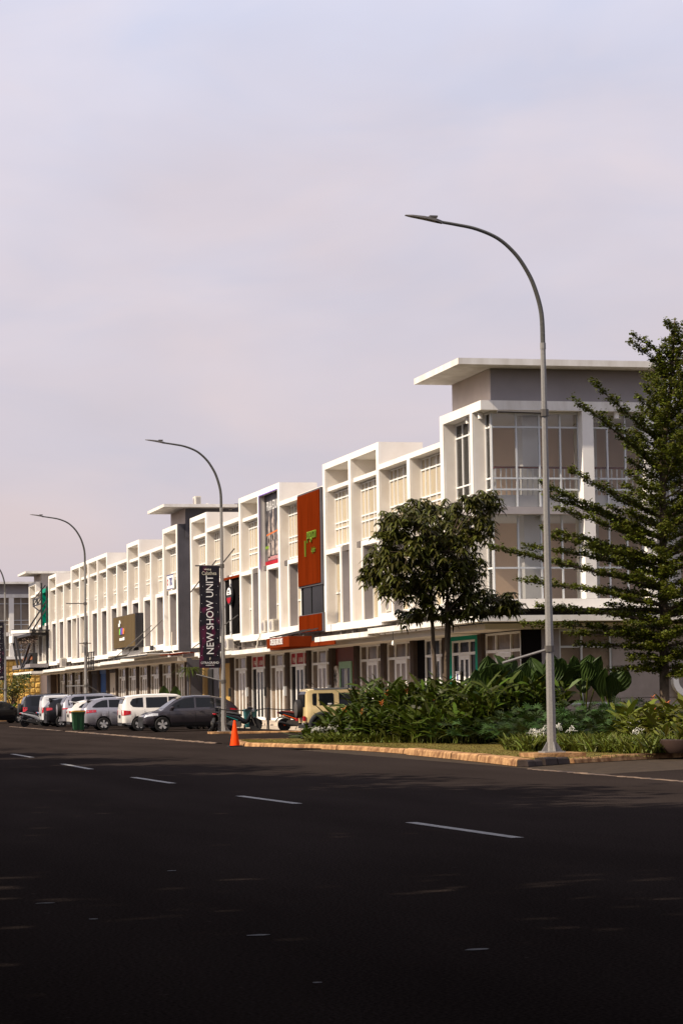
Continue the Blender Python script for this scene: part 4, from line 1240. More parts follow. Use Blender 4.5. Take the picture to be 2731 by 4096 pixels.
def car(label, cat, loc, rotz, paint, L, Wd, H, wx, r, belt, roof, side_win, ws, rw, kind='suv', lamps=(), heads=(), clad=False, spare=None, rails=False, spoiler=False, pitch=0.0, doors=(), handles=(), sill=.27, rim='alloy', name='car', tum=.76, roof_m=None, black_arch=False, group='cars parked on the forecourt', plate=True, detail=True):
    t = thing(name, label, cat, loc, rotz, group, local=True)
    t.rotation_euler = (0, pitch, rotz)
    w0 = Wd / 2; x0, x1 = -L / 2, L / 2; ra = r + .06
    def hw(x):
        d = min(x - x0, x1 - x)
        return w0 * float(np.interp(d, [0, .05, .16, .4, .9], [.80, .89, .95, .985, 1.0]))
    def zs(x):
        d = min(x - x0, x1 - x)
        z = sill + float(np.interp(d, [0, .25, .6], [.10, .03, 0]))
        for c in wx:
            if abs(x - c) < ra: z = max(z, r + math.sqrt(ra * ra - (x - c) ** 2))
        return z
    def sec(x):
        w = hw(x); b = lerp_tab(belt, x); rf = max(lerp_tab(roof, x), b + .012); h = rf - b
        k = min(1, h / .42); wr = w * (.94 - (.94 - tum) * k); z = zs(x)
        zc = max(z + .02, sill + .12)
        return [(w * .93, z), (w * .99, max(z + .01, min(zc, b - .2))), (w, max(z + .02, min(.62 * b + .05, b - .1))), (w * .985, b - .07), (w * .95, b),
                (w * .95 * .5 + wr * .5, b + (h - .05 * k) * .5 + .002), (wr, rf - .05 * k - .003 * (1 - k)), (wr * .86, rf - .012 * k - .001), (0, rf)]
    def ysurf(x, z):
        s = sec(x); return float(np.interp(z, [p[1] for p in s], [p[0] for p in s]))
    xs = list(np.linspace(x0, x1, 46))
    for c in wx:
        xs += [c - ra - .004, c - ra + .004, c + ra - .004, c + ra + .004] + list(c + ra * np.cos(np.linspace(.25, PI - .25, 9)))
    xs += [p[0] for p in belt if x0 < p[0] < x1] + [p[0] for p in roof if x0 < p[0] < x1]
    xs = sorted(set(round(float(v), 4) for v in xs))
    V = []; F = []; n = 17
    for x in xs:
        s = sec(x)
        V += [(x, y, z) for (y, z) in s] + [(x, -y, z) for (y, z) in s[-2::-1]]
    for i in range(len(xs) - 1):
        for k in range(n - 1): F.append((i * n + k, i * n + k + 1, (i + 1) * n + k + 1, (i + 1) * n + k))
    F.append(tuple(range(n))); F.append(tuple((len(xs) - 1) * n + k for k in range(n - 1, -1, -1)))
    body = raw('body', V, F, paint, t, True, True, 32)
    bx('underbody', RUBBER, t, x0 + .25, x1 - .25, -w0 * .88, w0 * .88, .2, lerp_tab(belt, 0) * .75)
    # glazing
    def side_pane(cols, m, nm, off=.007, par=body):
        for sg in (1, -1):
            v = []; f = []
            for (x, a, b) in cols:
                for q in (0, .5, 1):
                    z = a + (b - a) * q; v.append((x, sg * (ysurf(x, z) + off), z))
            for i in range(len(cols) - 1):
                for q in range(2): f.append((i * 3 + q, i * 3 + q + 1, i * 3 + 4 + q, i * 3 + 3 + q))
            raw(nm, v, f, m, par)
    for cols in side_win: side_pane(cols, TGLASS, 'side_window')
    def top_pane(xa, xb, nm, inset=.9, shrink=.06):
        v = []; f = []
        N = 7
        a = xa + (xb - xa) * shrink; b = xb - (xb - xa) * shrink
        for i in range(N + 1):
            x = a + (b - a) * i / N; s = sec(x)
            rf = s[8][1]; y = s[7][0] * inset / .86 * .98
            dz = (lerp_tab(roof, x + .01) - lerp_tab(roof, x - .01)) / .02
            nn = math.hypot(1, dz); ox, oz = -dz / nn * .01, .01 / nn
            for q in (-1, -.5, 0, .5, 1): v.append((x + ox, y * q, rf + oz - .006 * q * q))
        for i in range(N):
            for q in range(4): f.append((i * 5 + q, i * 5 + q + 1, i * 5 + 6 + q, i * 5 + 5 + q))
        raw(nm, v, f, TGLASS, body)
    top_pane(ws[0], ws[1], 'windscreen'); top_pane(rw[0], rw[1], 'rear_window')
    # lamps: wrap-round slabs
    for (xa, xb, za, zb, m, inner) in list(lamps) + list(heads):
        for sg in (1, -1):
            v = []; f = []; N = 5
            rear = xa < 0
            for i in range(N + 1):
                x = xa + (xb - xa) * i / N
                q = i / N if rear else 1 - i / N
                zz0 = za + (zb - za) * .25 * q; zz1 = min(zb - (zb - za) * .15 * q, lerp_tab(belt, x) - .015); zz0 = min(zz0, zz1 - .05)
                v += [(x, sg * (ysurf(x, zz0) + .012), zz0), (x, sg * (ysurf(x, zz1) + .012), zz1)]
            for i in range(N): f.append((2 * i, 2 * i + 1, 2 * i + 3, 2 * i + 2))
            e = 0 if rear else N; xe = xa - .012 if rear else xb + .012
            k = len(v); yo0 = abs(v[2 * e][1]); yo1 = abs(v[2 * e + 1][1])
            zt_ = v[2 * e + 1][2]; zo_ = v[2 * e][2]
            v += [(xe, sg * yo0, zo_), (xe, sg * yo1, zt_), (xe, sg * inner, zt_ - (zt_ - zo_) * .2), (xe, sg * inner, zo_ + (zt_ - zo_) * .2)]
            f.append((k, k + 1, k + 2, k + 3)); f.append((2 * e, 2 * e + 1, k + 1, k))
            raw('tail_lamp' if rear else 'head_lamp', v, f, m, body)
    # lower trim
    tm = MB()
    if clad:
        for sg in (1, -1):
            v = []; f = []; N = 24
            X = np.linspace(wx[0] + ra + .02, wx[1] - ra - .02, N)
            for x in X: v += [(x, sg * (ysurf(x, sill + .01) + .01), sill), (x, sg * (ysurf(x, sill + .13) + .012), sill + .14)]
            for i in range(N - 1): f.append((2 * i, 2 * i + 1, 2 * i + 3, 2 * i + 2))
            tm.add(v, f)
    bm_ = tm.box(x0 - .01, x0 + .12, -w0 * .72, w0 * .72, .26, .40).box(x1 - .12, x1 + .012, -w0 * .72, w0 * .72, .24, .46)
    build('bumper_trim', bm_, TRIM, t)
    if black_arch:
        for c in wx:
            for sg in (1, -1):
                A = np.linspace(.0, PI, 15); m_ = MB(); v = []; f = []
                for a in A:
                    ca, sa = math.cos(a), math.sin(a)
                    for (rr, yo) in ((ra - .01, .05), (ra + .05, .075), (ra + .13, .012)):
                        px_, pz = c + rr * ca * 1.05, r + rr * sa * 1.0
                        v.append((px_, sg * (w0 + yo - .02), pz))
                for i in range(14):
                    for q in range(2): f.append((i * 3 + q, i * 3 + q + 1, i * 3 + 4 + q, i * 3 + 3 + q))
                raw('arch_flare', v, f, TRIM, body, True)
    ln = MB()
    for x in doors:
        for sg in (1, -1):
            za, zb = zs(x) + .04, lerp_tab(belt, x) - .02; v = []
            for q in np.linspace(0, 1, 6):
                z = za + (zb - za) * q; y = ysurf(x, z) + .004
                v += [(x - .007, sg * y, z), (x + .007, sg * y, z)]
            ln.add(v, [(2 * i, 2 * i + 1, 2 * i + 3, 2 * i + 2) for i in range(5)])
    if doors: build('door_gap', ln, RUBBER, body)
    for x in handles:
        for sg in (1, -1):
            z = lerp_tab(belt, x) - .13; y = sg * (ysurf(x, z) + .015)
            build('door_handle', MB().box(x - .09, x + .09, y - .015, y + .015, z - .018, z + .018), paint if detail else CHROME, body)
    # mirrors
    xm = ws[0] - .42 if ws[0] > 0 else 0.5
    for sg in (1, -1):
        z = lerp_tab(belt, xm) + .09; y = sg * (ysurf(xm, z) + .12)
        build('mirror', MB().loft([(xm - .07, y, z, .09, .06), (xm, y, z, .11, .08), (xm + .09, y, z - .01, .07, .05)], 8).bar((xm, y, z - .03), (xm, sg * ysurf(xm, z - .05), z - .06), .04), paint, body, True)
    # wheels
    rm = CHROME if rim == 'alloy' else TRIM
    for c in wx:
        for sg in (1, -1):
            yc = sg * (w0 - .10)
            tp = [(r * .62, -.10), (r * .93, -.105), (r, -.075), (r, .075), (r * .93, .105), (r * .62, .10)]
            wl_ = build('wheel', MB().lathe(tp, (c, yc, r), 26, 'y'), RUBBER, t, True, 40)
            d = MB().lathe([(0, .0), (r * .60, .0), (r * .60, .02), (r * .66, .045), (r * .66, .0)] if sg > 0 else [(r * .66, 0), (r * .66, -.045), (r * .60, -.02), (r * .60, 0), (0, 0)], (c, yc + sg * .065, r), 24, 'y')
            build('rim_disc', d, TRIM, wl_)
            sp = MB()
            for k in range(5):
                a = 2 * PI * k / 5 + .3
                for da in (-.13, .13):
                    sp.bar((c + r * .1 * math.cos(a), yc + sg * .10, r + r * .1 * math.sin(a)), (c + r * .62 * math.cos(a + da), yc + sg * .105, r + r * .62 * math.sin(a + da)), .04, .075)
            sp.lathe([(0, .09 * sg), (r * .13, .09 * sg), (r * .13, .115 * sg), (0, .115 * sg)], (c, yc, r), 12, 'y')
            build('rim', sp, rm, wl_)
    if plate:
        bx('number_plate', TRIM, t, x0 - .03, x0 - .012, -.22, .22, .62, .76)
    if spare:
        zc, rr, m_ = spare
        wl_ = build('spare_wheel', MB().lathe([(rr * .6, -.2), (rr * .95, -.2), (rr, -.15), (rr, -.03), (rr * .9, .0), (0, .0)], (x0 - .01, .05, zc), 26, 'x'), RUBBER, t, True, 40)
        build('cover', MB().lathe([(0, -.225), (rr * .55, -.22), (rr * .8, -.2), (rr * .8, -.15)], (x0 - .01, .05, zc), 24, 'x'), m_, wl_, True, 40)
    if rails:
        for sg in (1, -1):
            a, b = x0 + .45, ws[1] - .25; y = sg * (sec(0)[6][0] - .04)
            build('roof_rail', MB().tube([(a, y, lerp_tab(roof, a) - .01), (a + .12, y, lerp_tab(roof, a) + .05), (b - .12, y, lerp_tab(roof, b) + .045), (b, y, lerp_tab(roof, b) - .01)], .022, 6), TRIM if rails == 'black' else CHROME, body)
    if spoiler:
        xa = spoiler; z = lerp_tab(roof, xa); y = sec(xa)[6][0]
        build('spoiler', MB().prism([(xa + .12, z + .0), (xa - .2, z + .035), (xa - .22, z + .01), (xa + .0, z - .06)], -y, y), paint, body)
    if roof_m:
        a, b = rw[1] + .02, ws[1] - .02; v = []; f = []
        X = np.linspace(a, b, 8)
        for x in X:
            s = sec(x)
            v += [(x, s[6][0] + .006, s[6][1]), (x, s[7][0], s[7][1] + .012), (x, 0, s[8][1] + .014), (x, -s[7][0], s[7][1] + .012), (x, -s[6][0] - .006, s[6][1])]
        for i in range(7):
            for q in range(4): f.append((i * 5 + q, i * 5 + q + 1, i * 5 + 6 + q, i * 5 + 5 + q))
        raw('roof_panel', v, f, roof_m, body, True)
    return t

def carpaint(name, col, metal=0.0, rough=.3):
    return mat(name, col, rough, metal=metal, coat=.3 if max(col) < .03 else .7, spec=.2 if max(col) < .03 else .4)
P_GREY = carpaint('graphite_metallic', (.055, .048, .056), .55, .32)
P_WHITE = carpaint('pearl_white', (.70, .67, .62))
P_SILVER = carpaint('silver_metallic', (.33, .32, .345), .6, .33)
P_BLACK = carpaint('black_gloss', (.008, .008, .010))
P_BLACK2 = carpaint('black_blue_gloss', (.010, .011, .016))
P_SAND = carpaint('sand_yellow', (.56, .43, .21), 0, .38)
NOSE_OUT, NOSE_IN = -PI / 2, PI / 2

def cols(x0, x1, lo, hi, n=6):
    return [(x, lo(x), hi(x)) for x in np.linspace(x0, x1, n)]

# compact crossover, nose towards the road
L = 4.3
BT = [(-2.15, .95), (-1.6, 1.03), (.7, .98), (1.2, .96), (1.75, .88), (2.05, .76), (2.15, .68)]
RF = [(-2.15, .95), (-2.08, 1.02), (-1.98, 1.15), (-1.5, 1.46), (-.9, 1.58), (-.2, 1.605), (.3, 1.56), (.65, 1.42), (1.3, .97), (2.15, .6)]
car('dark grey compact crossover parked nose towards the road', 'car', (-24.9, -4.72, zlot(-4.7)), NOSE_OUT, P_GREY, L, 1.77, 1.6, (-1.30, 1.31), .335, BT, RF,
    [cols(-1.05, -.22, lambda x: 1.06, lambda x: lerp_tab(RF, x) - .11), cols(-.14, .92, lambda x: 1.04 - .02 * x, lambda x: max(1.05, lerp_tab(RF, x) - .10)), [(-1.62, 1.17, 1.2), (-1.4, 1.1, 1.33), (-1.12, 1.08, 1.43)]],
    (1.28, .32), (-2.02, -1.5), heads=[(1.5, 2.1, .70, .86, LAMPW, .35)], lamps=[(-2.13, -1.75, .85, 1.05, LAMPRED, .3)], clad=True, doors=(-1.1, -.18, .98), handles=(-.45,), pitch=.01, plate=False)

# white compact MPV, nose towards the shops
L = 4.2
BT = [(-2.1, 1.0), (-1.5, 1.02), (1.0, .98), (1.5, .95), (1.9, .84), (2.1, .7)]
RF = [(-2.1, 1.0), (-2.06, 1.25), (-1.98, 1.5), (-1.86, 1.64), (-1.2, 1.70), (0, 1.715), (.5, 1.67), (.9, 1.5), (1.55, 1.02), (2.1, .7)]
car('white compact people carrier parked nose towards the shops', 'car', (-30.3, -4.86, zlot(-4.9)), NOSE_IN, P_WHITE, L, 1.7, 1.71, (-1.32, 1.38), .315, BT, RF,
    [cols(-.98, .02, lambda x: 1.07, lambda x: 1.55), cols(.08, 1.1, lambda x: 1.06, lambda x: max(1.08, min(1.56, lerp_tab(RF, x) - .1))), [(-1.72, 1.24, 1.34), (-1.6, 1.12, 1.5), (-1.35, 1.1, 1.54), (-1.12, 1.1, 1.55)]],
    (1.5, .55), (-2.06, -1.9), lamps=[(-2.1, -1.72, .72, .98, LAMPRED, .55)], heads=[(1.6, 2.08, .7, .86, LAMPW, .4)], doors=(-1.05, .05, 1.05), handles=(-.8, -.2), spoiler=-1.95, pitch=-.01)

# silver seven-seat wagon
L = 4.39
BT = [(-2.2, 1.0), (-1.4, 1.04), (.9, .94), (1.4, .92), (1.9, .8), (2.2, .68)]
RF = [(-2.2, 1.0), (-2.12, 1.12), (-1.95, 1.36), (-1.78, 1.5), (-1.2, 1.585), (0, 1.6), (.5, 1.54), (.9, 1.36), (1.45, .97), (2.2, .68)]
car('silver wagon with red wrap-round tail lamp behind the green bin', 'car', (-35.2, -5.85, zlot(-5.9)), NOSE_IN, P_SILVER, L, 1.68, 1.6, (-1.27, 1.38), .31, BT, RF,
    [cols(-1.0, -.1, lambda x: 1.08 - .03 * x, lambda x: 1.47), cols(-.04, 1.0, lambda x: 1.06 - .05 * x, lambda x: max(1.03, min(1.48, lerp_tab(RF, x) - .1))), [(-1.8, 1.12, 1.16), (-1.6, 1.11, 1.33), (-1.3, 1.11, 1.45), (-1.06, 1.11, 1.47)]],
    (1.4, .55), (-2.15, -1.82), lamps=[(-2.2, -1.62, .84, 1.03, LAMPRED, .45)], heads=[(1.7, 2.15, .68, .82, LAMPW, .4)], doors=(-1.02, -.07, .95), handles=(-.75, .2), spoiler=-1.82, pitch=-.01)

# white hatchback, half hidden by the green bin
L = 3.9
BT = [(-1.95, .95), (-1.3, 1.0), (.9, .9), (1.4, .86), (1.95, .66)]
RF = [(-1.95, .95), (-1.85, 1.1), (-1.6, 1.38), (-1.2, 1.46), (-.2, 1.5), (.3, 1.45), (.65, 1.28), (1.25, .9), (1.95, .66)]
car('white hatchback half hidden behind the green bin', 'car', (-42.2, -5.85, zlot(-5.9)), NOSE_IN, P_WHITE, L, 1.69, 1.5, (-1.2, 1.33), .30, BT, RF,
    [cols(-1.0, -.1, lambda x: 1.04, lambda x: 1.36), cols(-.04, .85, lambda x: 1.0, lambda x: max(1.02, min(1.38, lerp_tab(RF, x) - .1))), [(-1.5, 1.1, 1.13), (-1.3, 1.06, 1.28), (-1.06, 1.05, 1.35)]],
    (1.2, .4), (-1.88, -1.62), lamps=[(-1.95, -1.6, .82, 1.0, LAMPRED, .45)], spoiler=-1.6, doors=(-1.0, -.07, .85), handles=(-.7,), pitch=-.01)

# silver four-wheel drive with a covered spare wheel
L = 4.5
BT = [(-2.25, 1.08), (-1.4, 1.12), (1.0, 1.08), (1.6, 1.04), (2.05, .92), (2.25, .75)]
RF = [(-2.25, 1.08), (-2.18, 1.35), (-2.05, 1.6), (-1.9, 1.72), (-1.2, 1.79), (0, 1.8), (.4, 1.76), (.8, 1.6), (1.3, 1.12), (2.25, .75)]
car('silver four-wheel drive with silver spare wheel cover behind the white hatchback', 'car', (-46.6, -5.35, zlot(-5.4)), NOSE_IN, P_SILVER, L, 1.78, 1.8, (-1.33, 1.36), .36, BT, RF,
    [cols(-1.0, -.1, lambda x: 1.16, lambda x: 1.66), cols(-.04, .95, lambda x: 1.15, lambda x: max(1.17, min(1.66, lerp_tab(RF, x) - .1))), [(-1.95, 1.2, 1.5), (-1.6, 1.18, 1.65), (-1.1, 1.17, 1.67)]],
    (1.28, .45), (-2.18, -1.95), lamps=[(-2.25, -1.95, 1.0, 1.28, LAMPRED, .62)], spare=(.98, .36, P_SILVER), rails='black', doors=(-1.03, -.07, .9), handles=(-.75, .2), pitch=-.01)

# black hatchback
car('black hatchback with red tail lamp between two silver cars', 'car', (-52.2, -5.7, zlot(-5.7)), NOSE_IN, P_BLACK, 4.1, 1.72, 1.68, (-1.25, 1.35), .32,
    [(p[0] * .93, p[1] + .02) for p in BT], [(-2.05, 1.0), (-1.95, 1.2), (-1.7, 1.5), (-1.3, 1.6), (0, 1.64), (.5, 1.57), (.8, 1.42), (1.3, 1.02), (2.05, .72)],
    [cols(-1.4, -.1, lambda x: 1.16, lambda x: 1.5), cols(-.04, .8, lambda x: 1.14, lambda x: 1.42)], (1.25, .55), (-1.98, -1.7), lamps=[(-2.05, -1.75, .92, 1.1, LAMPRED, .4)], spoiler=-1.7, doors=(-.07,), pitch=-.01)

# white van-like MPV with tall red lamps
BT2 = [(-2.15, 1.1), (1.0, 1.06), (1.6, 1.0), (2.0, .9), (2.15, .7)]
RF2 = [(-2.15, 1.1), (-2.12, 1.5), (-2.06, 1.68), (-1.9, 1.76), (0, 1.78), (.6, 1.72), (1.0, 1.5), (1.5, 1.05), (2.15, .7)]
car('white boxy people carrier with tall red tail lamps beside the black hatchback', 'car', (-56.4, -5.35, zlot(-5.4)), NOSE_IN, carpaint('silver_white', (.55, .55, .56)), 4.3, 1.7, 1.77, (-1.3, 1.4), .32, BT2, RF2,
    [cols(-1.75, -.75, lambda x: 1.14, lambda x: 1.62), cols(-.68, .3, lambda x: 1.14, lambda x: 1.62), cols(.36, 1.0, lambda x: 1.13, lambda x: 1.45)], (1.45, .65), (-2.13, -1.98),
    lamps=[(-2.15, -1.98, .75, 1.5, LAMPRED, .68)], doors=(-.7, .33), handles=(-.5,), pitch=-.01)

# black four-wheel drive
car('black four-wheel drive with spare wheel and tall red lamps near the left edge', 'car', (-65.8, -5.2, zlot(-5.2)), NOSE_IN, P_BLACK2, 4.6, 1.82, 1.85, (-1.35, 1.4), .37,
    [(-2.3, 1.1), (1.0, 1.1), (1.6, 1.05), (2.1, .95), (2.3, .75)], [(-2.3, 1.1), (-2.24, 1.45), (-2.1, 1.7), (-1.9, 1.8), (0, 1.85), (.5, 1.8), (.9, 1.6), (1.4, 1.12), (2.3, .75)],
    [cols(-1.8, -.9, lambda x: 1.17, lambda x: 1.68), cols(-.82, .1, lambda x: 1.17, lambda x: 1.7), cols(.16, 1.0, lambda x: 1.16, lambda x: 1.5)], (1.35, .55), (-2.24, -2.0),
    lamps=[(-2.3, -2.05, .75, 1.5, LAMPRED, .7)], spare=(.95, .37, TRIM), rails='black', doors=(-.86, .13), pitch=-.01)

# dark saloon at the left edge
car('dark saloon at the left picture edge', 'car', (-80.5, -7.6, zlot(-7.6)), NOSE_IN + .25, P_BLACK, 4.7, 1.8, 1.5, (-1.4, 1.4), .33,
    [(-2.35, .95), (-1.5, .98), (1.0, .95), (1.6, .9), (2.1, .78), (2.35, .65)], [(-2.35, .9), (-1.7, .99), (-1.0, 1.38), (-.4, 1.47), (.2, 1.48), (.6, 1.4), (1.3, .96), (2.35, .6)],
    [cols(-1.1, -.3, lambda x: 1.02, lambda x: lerp_tab([(-2.35, .9), (-1.7, .99), (-1.0, 1.38), (-.4, 1.47), (.2, 1.48)], x) - .1), cols(-.24, .85, lambda x: 1.0, lambda x: 1.36 if x < .5 else 1.2)],
    (1.28, .35), (-1.68, -1.05), lamps=[(-2.35, -2.0, .75, .9, LAMPRED, .4)], doors=(-.27,), plate=True)

# sand coloured boxy off-roader
L = 3.35
BT = [(-1.67, 1.02), (0, 1.04), (.75, 1.04), (1.2, 1.02), (1.6, .98), (1.67, .8)]
RF = [(-1.67, 1.02), (-1.65, 1.5), (-1.60, 1.66), (-1.5, 1.71), (0, 1.72), (.2, 1.7), (.4, 1.6), (.78, 1.08), (1.67, .9)]
offroader = car('sand yellow boxy off-roader with black roof and rear spare wheel', 'car', (-5.3, -2.35, zlot(-2.4) + .03), NOSE_IN, P_SAND, L, 1.56, 1.72, (-1.05, 1.15), .345, BT, RF,
    [[(-1.42, 1.13, 1.50), (-1.38, 1.09, 1.54), (-.66, 1.09, 1.54), (-.62, 1.13, 1.50)], [(-.42, 1.09, 1.54), (.25, 1.08, 1.54), (.62, 1.08, 1.2)]],
    (.8, .38), (-1.655, -1.61), lamps=(), heads=[(1.5, 1.66, .75, .95, LAMPW, .4)], spare=(.98, .345, DGALV), doors=(-.5, .7), handles=(-.38,), sill=.36, roof_m=TRIM, black_arch=True, tum=.9, pitch=-.01, plate=False, rim='dark')
build('antenna', MB().tube([(-1.2, -.5, 1.70), (-1.37, -.5, 1.92)], .012, 6), TRIM, offroader)
bx('rear_glass', TGLASS, offroader, -1.70, -1.684, -.56, .56, 1.06, 1.5)
for sg in (1, -1):
    bx('tail_lamp', LAMPRED, offroader, -1.76, -1.69, min(sg * .52, sg * .7), max(sg * .52, sg * .7), .53, .71)
bx('exhaust_tip', CHROME, offroader, -1.8, -1.69, -.68, -.58, .41, .47)
bx('sticker', WPRINT, offroader, -.85, -.71, -.765, -.752, 1.12, 1.17)

# ------------------------------------------------------------------ motorcycles
def motorbike(label, loc, rotz, col, accent, seat=TRIM, mirrors=True, lean=.12, box=False):
    t = thing('motorcycle', label, 'motorcycle', loc, rotz, 'motorcycles parked on the forecourt', local=True)
    t.rotation_euler = (lean, 0, rotz)
    r = .28
    for c in (-.62, .64):
        w = build('wheel', MB().lathe([(r * .7, -.045), (r * .92, -.055), (r, -.02), (r, .02), (r * .92, .055), (r * .7, .045)], (c, 0, r), 24, 'y'), RUBBER, t, True, 40)
        sp = MB()
        for k in range(5):
            a = 2 * PI * k / 5; sp.bar((c, 0, r), (c + r * .72 * math.cos(a), 0, r + r * .72 * math.sin(a)), .035, .05)
        sp.lathe([(0, -.05), (.05, -.05), (.05, .05), (0, .05)], (c, 0, r), 10, 'y')
        build('rim', sp, accent if accent in (MATS.get('rim_orange'),) else DGALV, w)
    build('body', MB().loft([(-.92, 0, .80, .03, .03), (-.75, 0, .76, .10, .07), (-.45, 0, .68, .14, .11), (-.1, 0, .58, .14, .15), (.12, 0, .45, .12, .13), (.28, 0, .40, .10, .08)], 12), col, t, True, 60)
    build('front_shield', MB().loft([(.26, 0, .45, .12, .10), (.40, 0, .62, .17, .2), (.46, 0, .80, .16, .14), (.44, 0, .96, .12, .06)], 12), col, t, True, 60)
    build('side_panel', MB().loft([(-.7, 0, .72, .125, .035), (-.4, 0, .62, .155, .045), (-.1, 0, .5, .155, .05)], 8), accent, t, True, 60)
    build('seat', MB().loft([(-.78, 0, .84, .09, .025), (-.45, 0, .82, .13, .04), (-.15, 0, .76, .13, .05), (.05, 0, .70, .08, .03)], 10), seat, t, True, 60)
    build('front_fender', MB().loft([(.42, 0, .50, .05, .04), (.62, 0, .60, .07, .03), (.86, 0, .46, .05, .03)], 8), col, t, True, 60)
    build('headlight', MB().loft([(.50, 0, .92, .11, .08), (.60, 0, .90, .08, .05)], 10), LAMPW, t, True)
    build('fork', MB().tube([(.64, .09, .28), (.46, .09, .72)], .025, 6).tube([(.64, -.09, .28), (.46, -.09, .72)], .025, 6), DGALV, t)
    build('handlebar', MB().tube([(.28, .36, 1.0), (.40, .2, 1.02), (.43, 0, 1.0), (.40, -.2, 1.02), (.28, -.36, 1.0)], .02, 6), TRIM, t)
    build('cowl', MB().loft([(.32, 0, 1.0, .16, .05), (.44, 0, 1.0, .15, .07), (.54, 0, .97, .07, .04)], 10), col, t, True, 60)
    if mirrors:
        mm = MB()
        for sg in (1, -1):
            mm.tube([(.36, sg * .24, 1.02), (.38, sg * .30, 1.2)], .012, 6)
            mm.loft([(.35, sg * .33, 1.22, .06, .035), (.39, sg * .33, 1.23, .065, .04)], 8)
        build('mirror', mm, TRIM, t)
    build('engine', MB().box(-.35, .02, -.14, .14, .22, .46).lathe([(.13, -.15), (.13, .15)], (-.42, 0, .34), 14, 'y'), DGALV, t)
    build('exhaust', MB().tube([(-.1, -.16, .25), (-.4, -.18, .3), (-.85, -.2, .42)], [.03, .05, .06], 10), TRIM, t, True)
    build('rear_fender', MB().loft([(-.6, 0, .6, .06, .03), (-.85, 0, .58, .06, .03), (-1.0, 0, .42, .07, .02)], 8), TRIM, t, True)
    build('tail_lamp', MB().loft([(-.93, 0, .78, .06, .03), (-.86, 0, .78, .09, .04)], 8), LAMPRED, t)
    build('side_stand', MB().tube([(-.05, .1, .3), (-.12, .26, .03)], .015, 6), TRIM, t)
MB_BLACK = carpaint('bike_black', (.010, .010, .012)); MB_WHITE = carpaint('bike_white', (.4, .4, .41)); MB_TEAL = carpaint('bike_teal', (.0, .13, .12))
MB_BLUE = carpaint('bike_blue', (.015, .09, .2)); RIMO = mat('rim_orange', (.8, .10, .01), .4)
motorbike('white and dark scooter parked at the left between the cars and the road', (-56.8, -7.75, zlot(-7.7)), PI / 2 + .1, MB_WHITE, MB_BLACK, mirrors=True)
motorbike('blue fronted motorcycle standing close behind the white scooter', (-57.6, -6.7, zlot(-6.7)), PI / 2 - .5, MB_BLUE, MB_BLACK)
motorbike('dark motorcycle partly hidden behind the banner lamp post', (-20.6, -4.35, zlot(-4.3)), PI * .9, MB_BLACK, MB_BLACK)
motorbike('black motorcycle with teal stripes right of the banner lamp post', (-19.4, -3.45, zlot(-3.4)), PI / 2 - .35, MB_BLACK, MB_TEAL)
motorbike('black scooter with orange wheels and red seat left of the off-roader', (-16.6, -1.55, zlot(-1.5)), PI / 2 - .12, MB_BLACK, RIMO, seat=MAROON, mirrors=False)
motorbike('dark motorcycle glimpsed under the grey crossover', (-29.3, -3.3, zlot(-3.3)), -.4, MB_BLACK, MB_BLACK)
hm = thing('helmet', 'black round helmet resting on the scooter handlebar', 'helmet', (-57.0, -7.3, 1.05))
build('shell', MB().lathe([(0, .17), (.07, .155), (.115, .11), (.135, .04), (.13, -.05), (.11, -.1), (0, -.1)], (-57.0, -7.33, 1.22), 16), P_BLACK, hm, True)
build('visor', MB().lathe([(.13, .03), (.142, .0), (.13, -.05)], (-56.98, -7.34, 1.22), 16), TGLASS, hm, True)
hm2 = thing('helmet', 'black round helmet hanging before the red signed shop door', 'helmet', (-27.6, -.8, .3))
build('shell', MB().lathe([(0, .17), (.07, .155), (.115, .11), (.135, .04), (.13, -.05), (.11, -.1), (0, -.1)], (-28.3, -.75, .305), 16), P_BLACK, hm2, True)
build('visor', MB().lathe([(.13, .03), (.142, .0), (.13, -.05)], (-28.28, -.75, .305), 16), TGLASS, hm2, True)

# ------------------------------------------------------------------ bins, cone, barrier
def bin_(loc, label, m, lid, s=1.0):
    x, y, z = loc
    t = thing('wheeled_bin', label, 'bin', loc)
    b = MB(); w0, w1, h = .24 * s, .30 * s, .88 * s
    v = []
    for (w, zz) in ((w0, .06), (w1, h)):
        v += [(x - w * .95, y - w, z + zz), (x + w * .95, y - w, z + zz), (x + w * .95, y + w, z + zz), (x - w * .95, y + w, z + zz)]
    b.add(v, [(3, 2, 1, 0), (4, 5, 6, 7), (0, 1, 5, 4), (1, 2, 6, 5), (2, 3, 7, 6), (3, 0, 4, 7)])
    for q in (-.12, .12): b.bar((x + w0 * .95 + .01, y + q, z + .1), (x + w1 * .95 + .004, y + q, z + h - .1), .03)
    build('body', b, m, t)
    build('rim', MB().box(x - w1 - .02, x + w1 + .02, y - w1 - .03, y + w1 + .03, z + h, z + h + .05), m, t)
    build('lid', MB().prism([(y - w1 - .04, z + h + .052), (y + w1 + .04, z + h + .052), (y + w1 + .02, z + h + .085), (y + .1, z + h + .12), (y - .15, z + h + .12), (y - w1 - .02, z + h + .085)], x - w1 - .03, x + w1 + .03, 'x'), lid, t)
    for q in (-1, 1):
        build('wheel', MB().lathe([(0, -.03), (.09, -.03), (.09, .03), (0, .03)], (x - .12, y + q * .26 * s, z + .09), 14, 'y'), RUBBER, t)
    return t
bin_((-34.8, -8.3, .0), 'green wheeled bin with a yellow lid behind the silver wagon', GREENP, YLID)
bin_((-26.6, -1.55, zlot(-1.5)), 'teal wheeled bin standing before the shop step', TEALD, TEALD, .9)

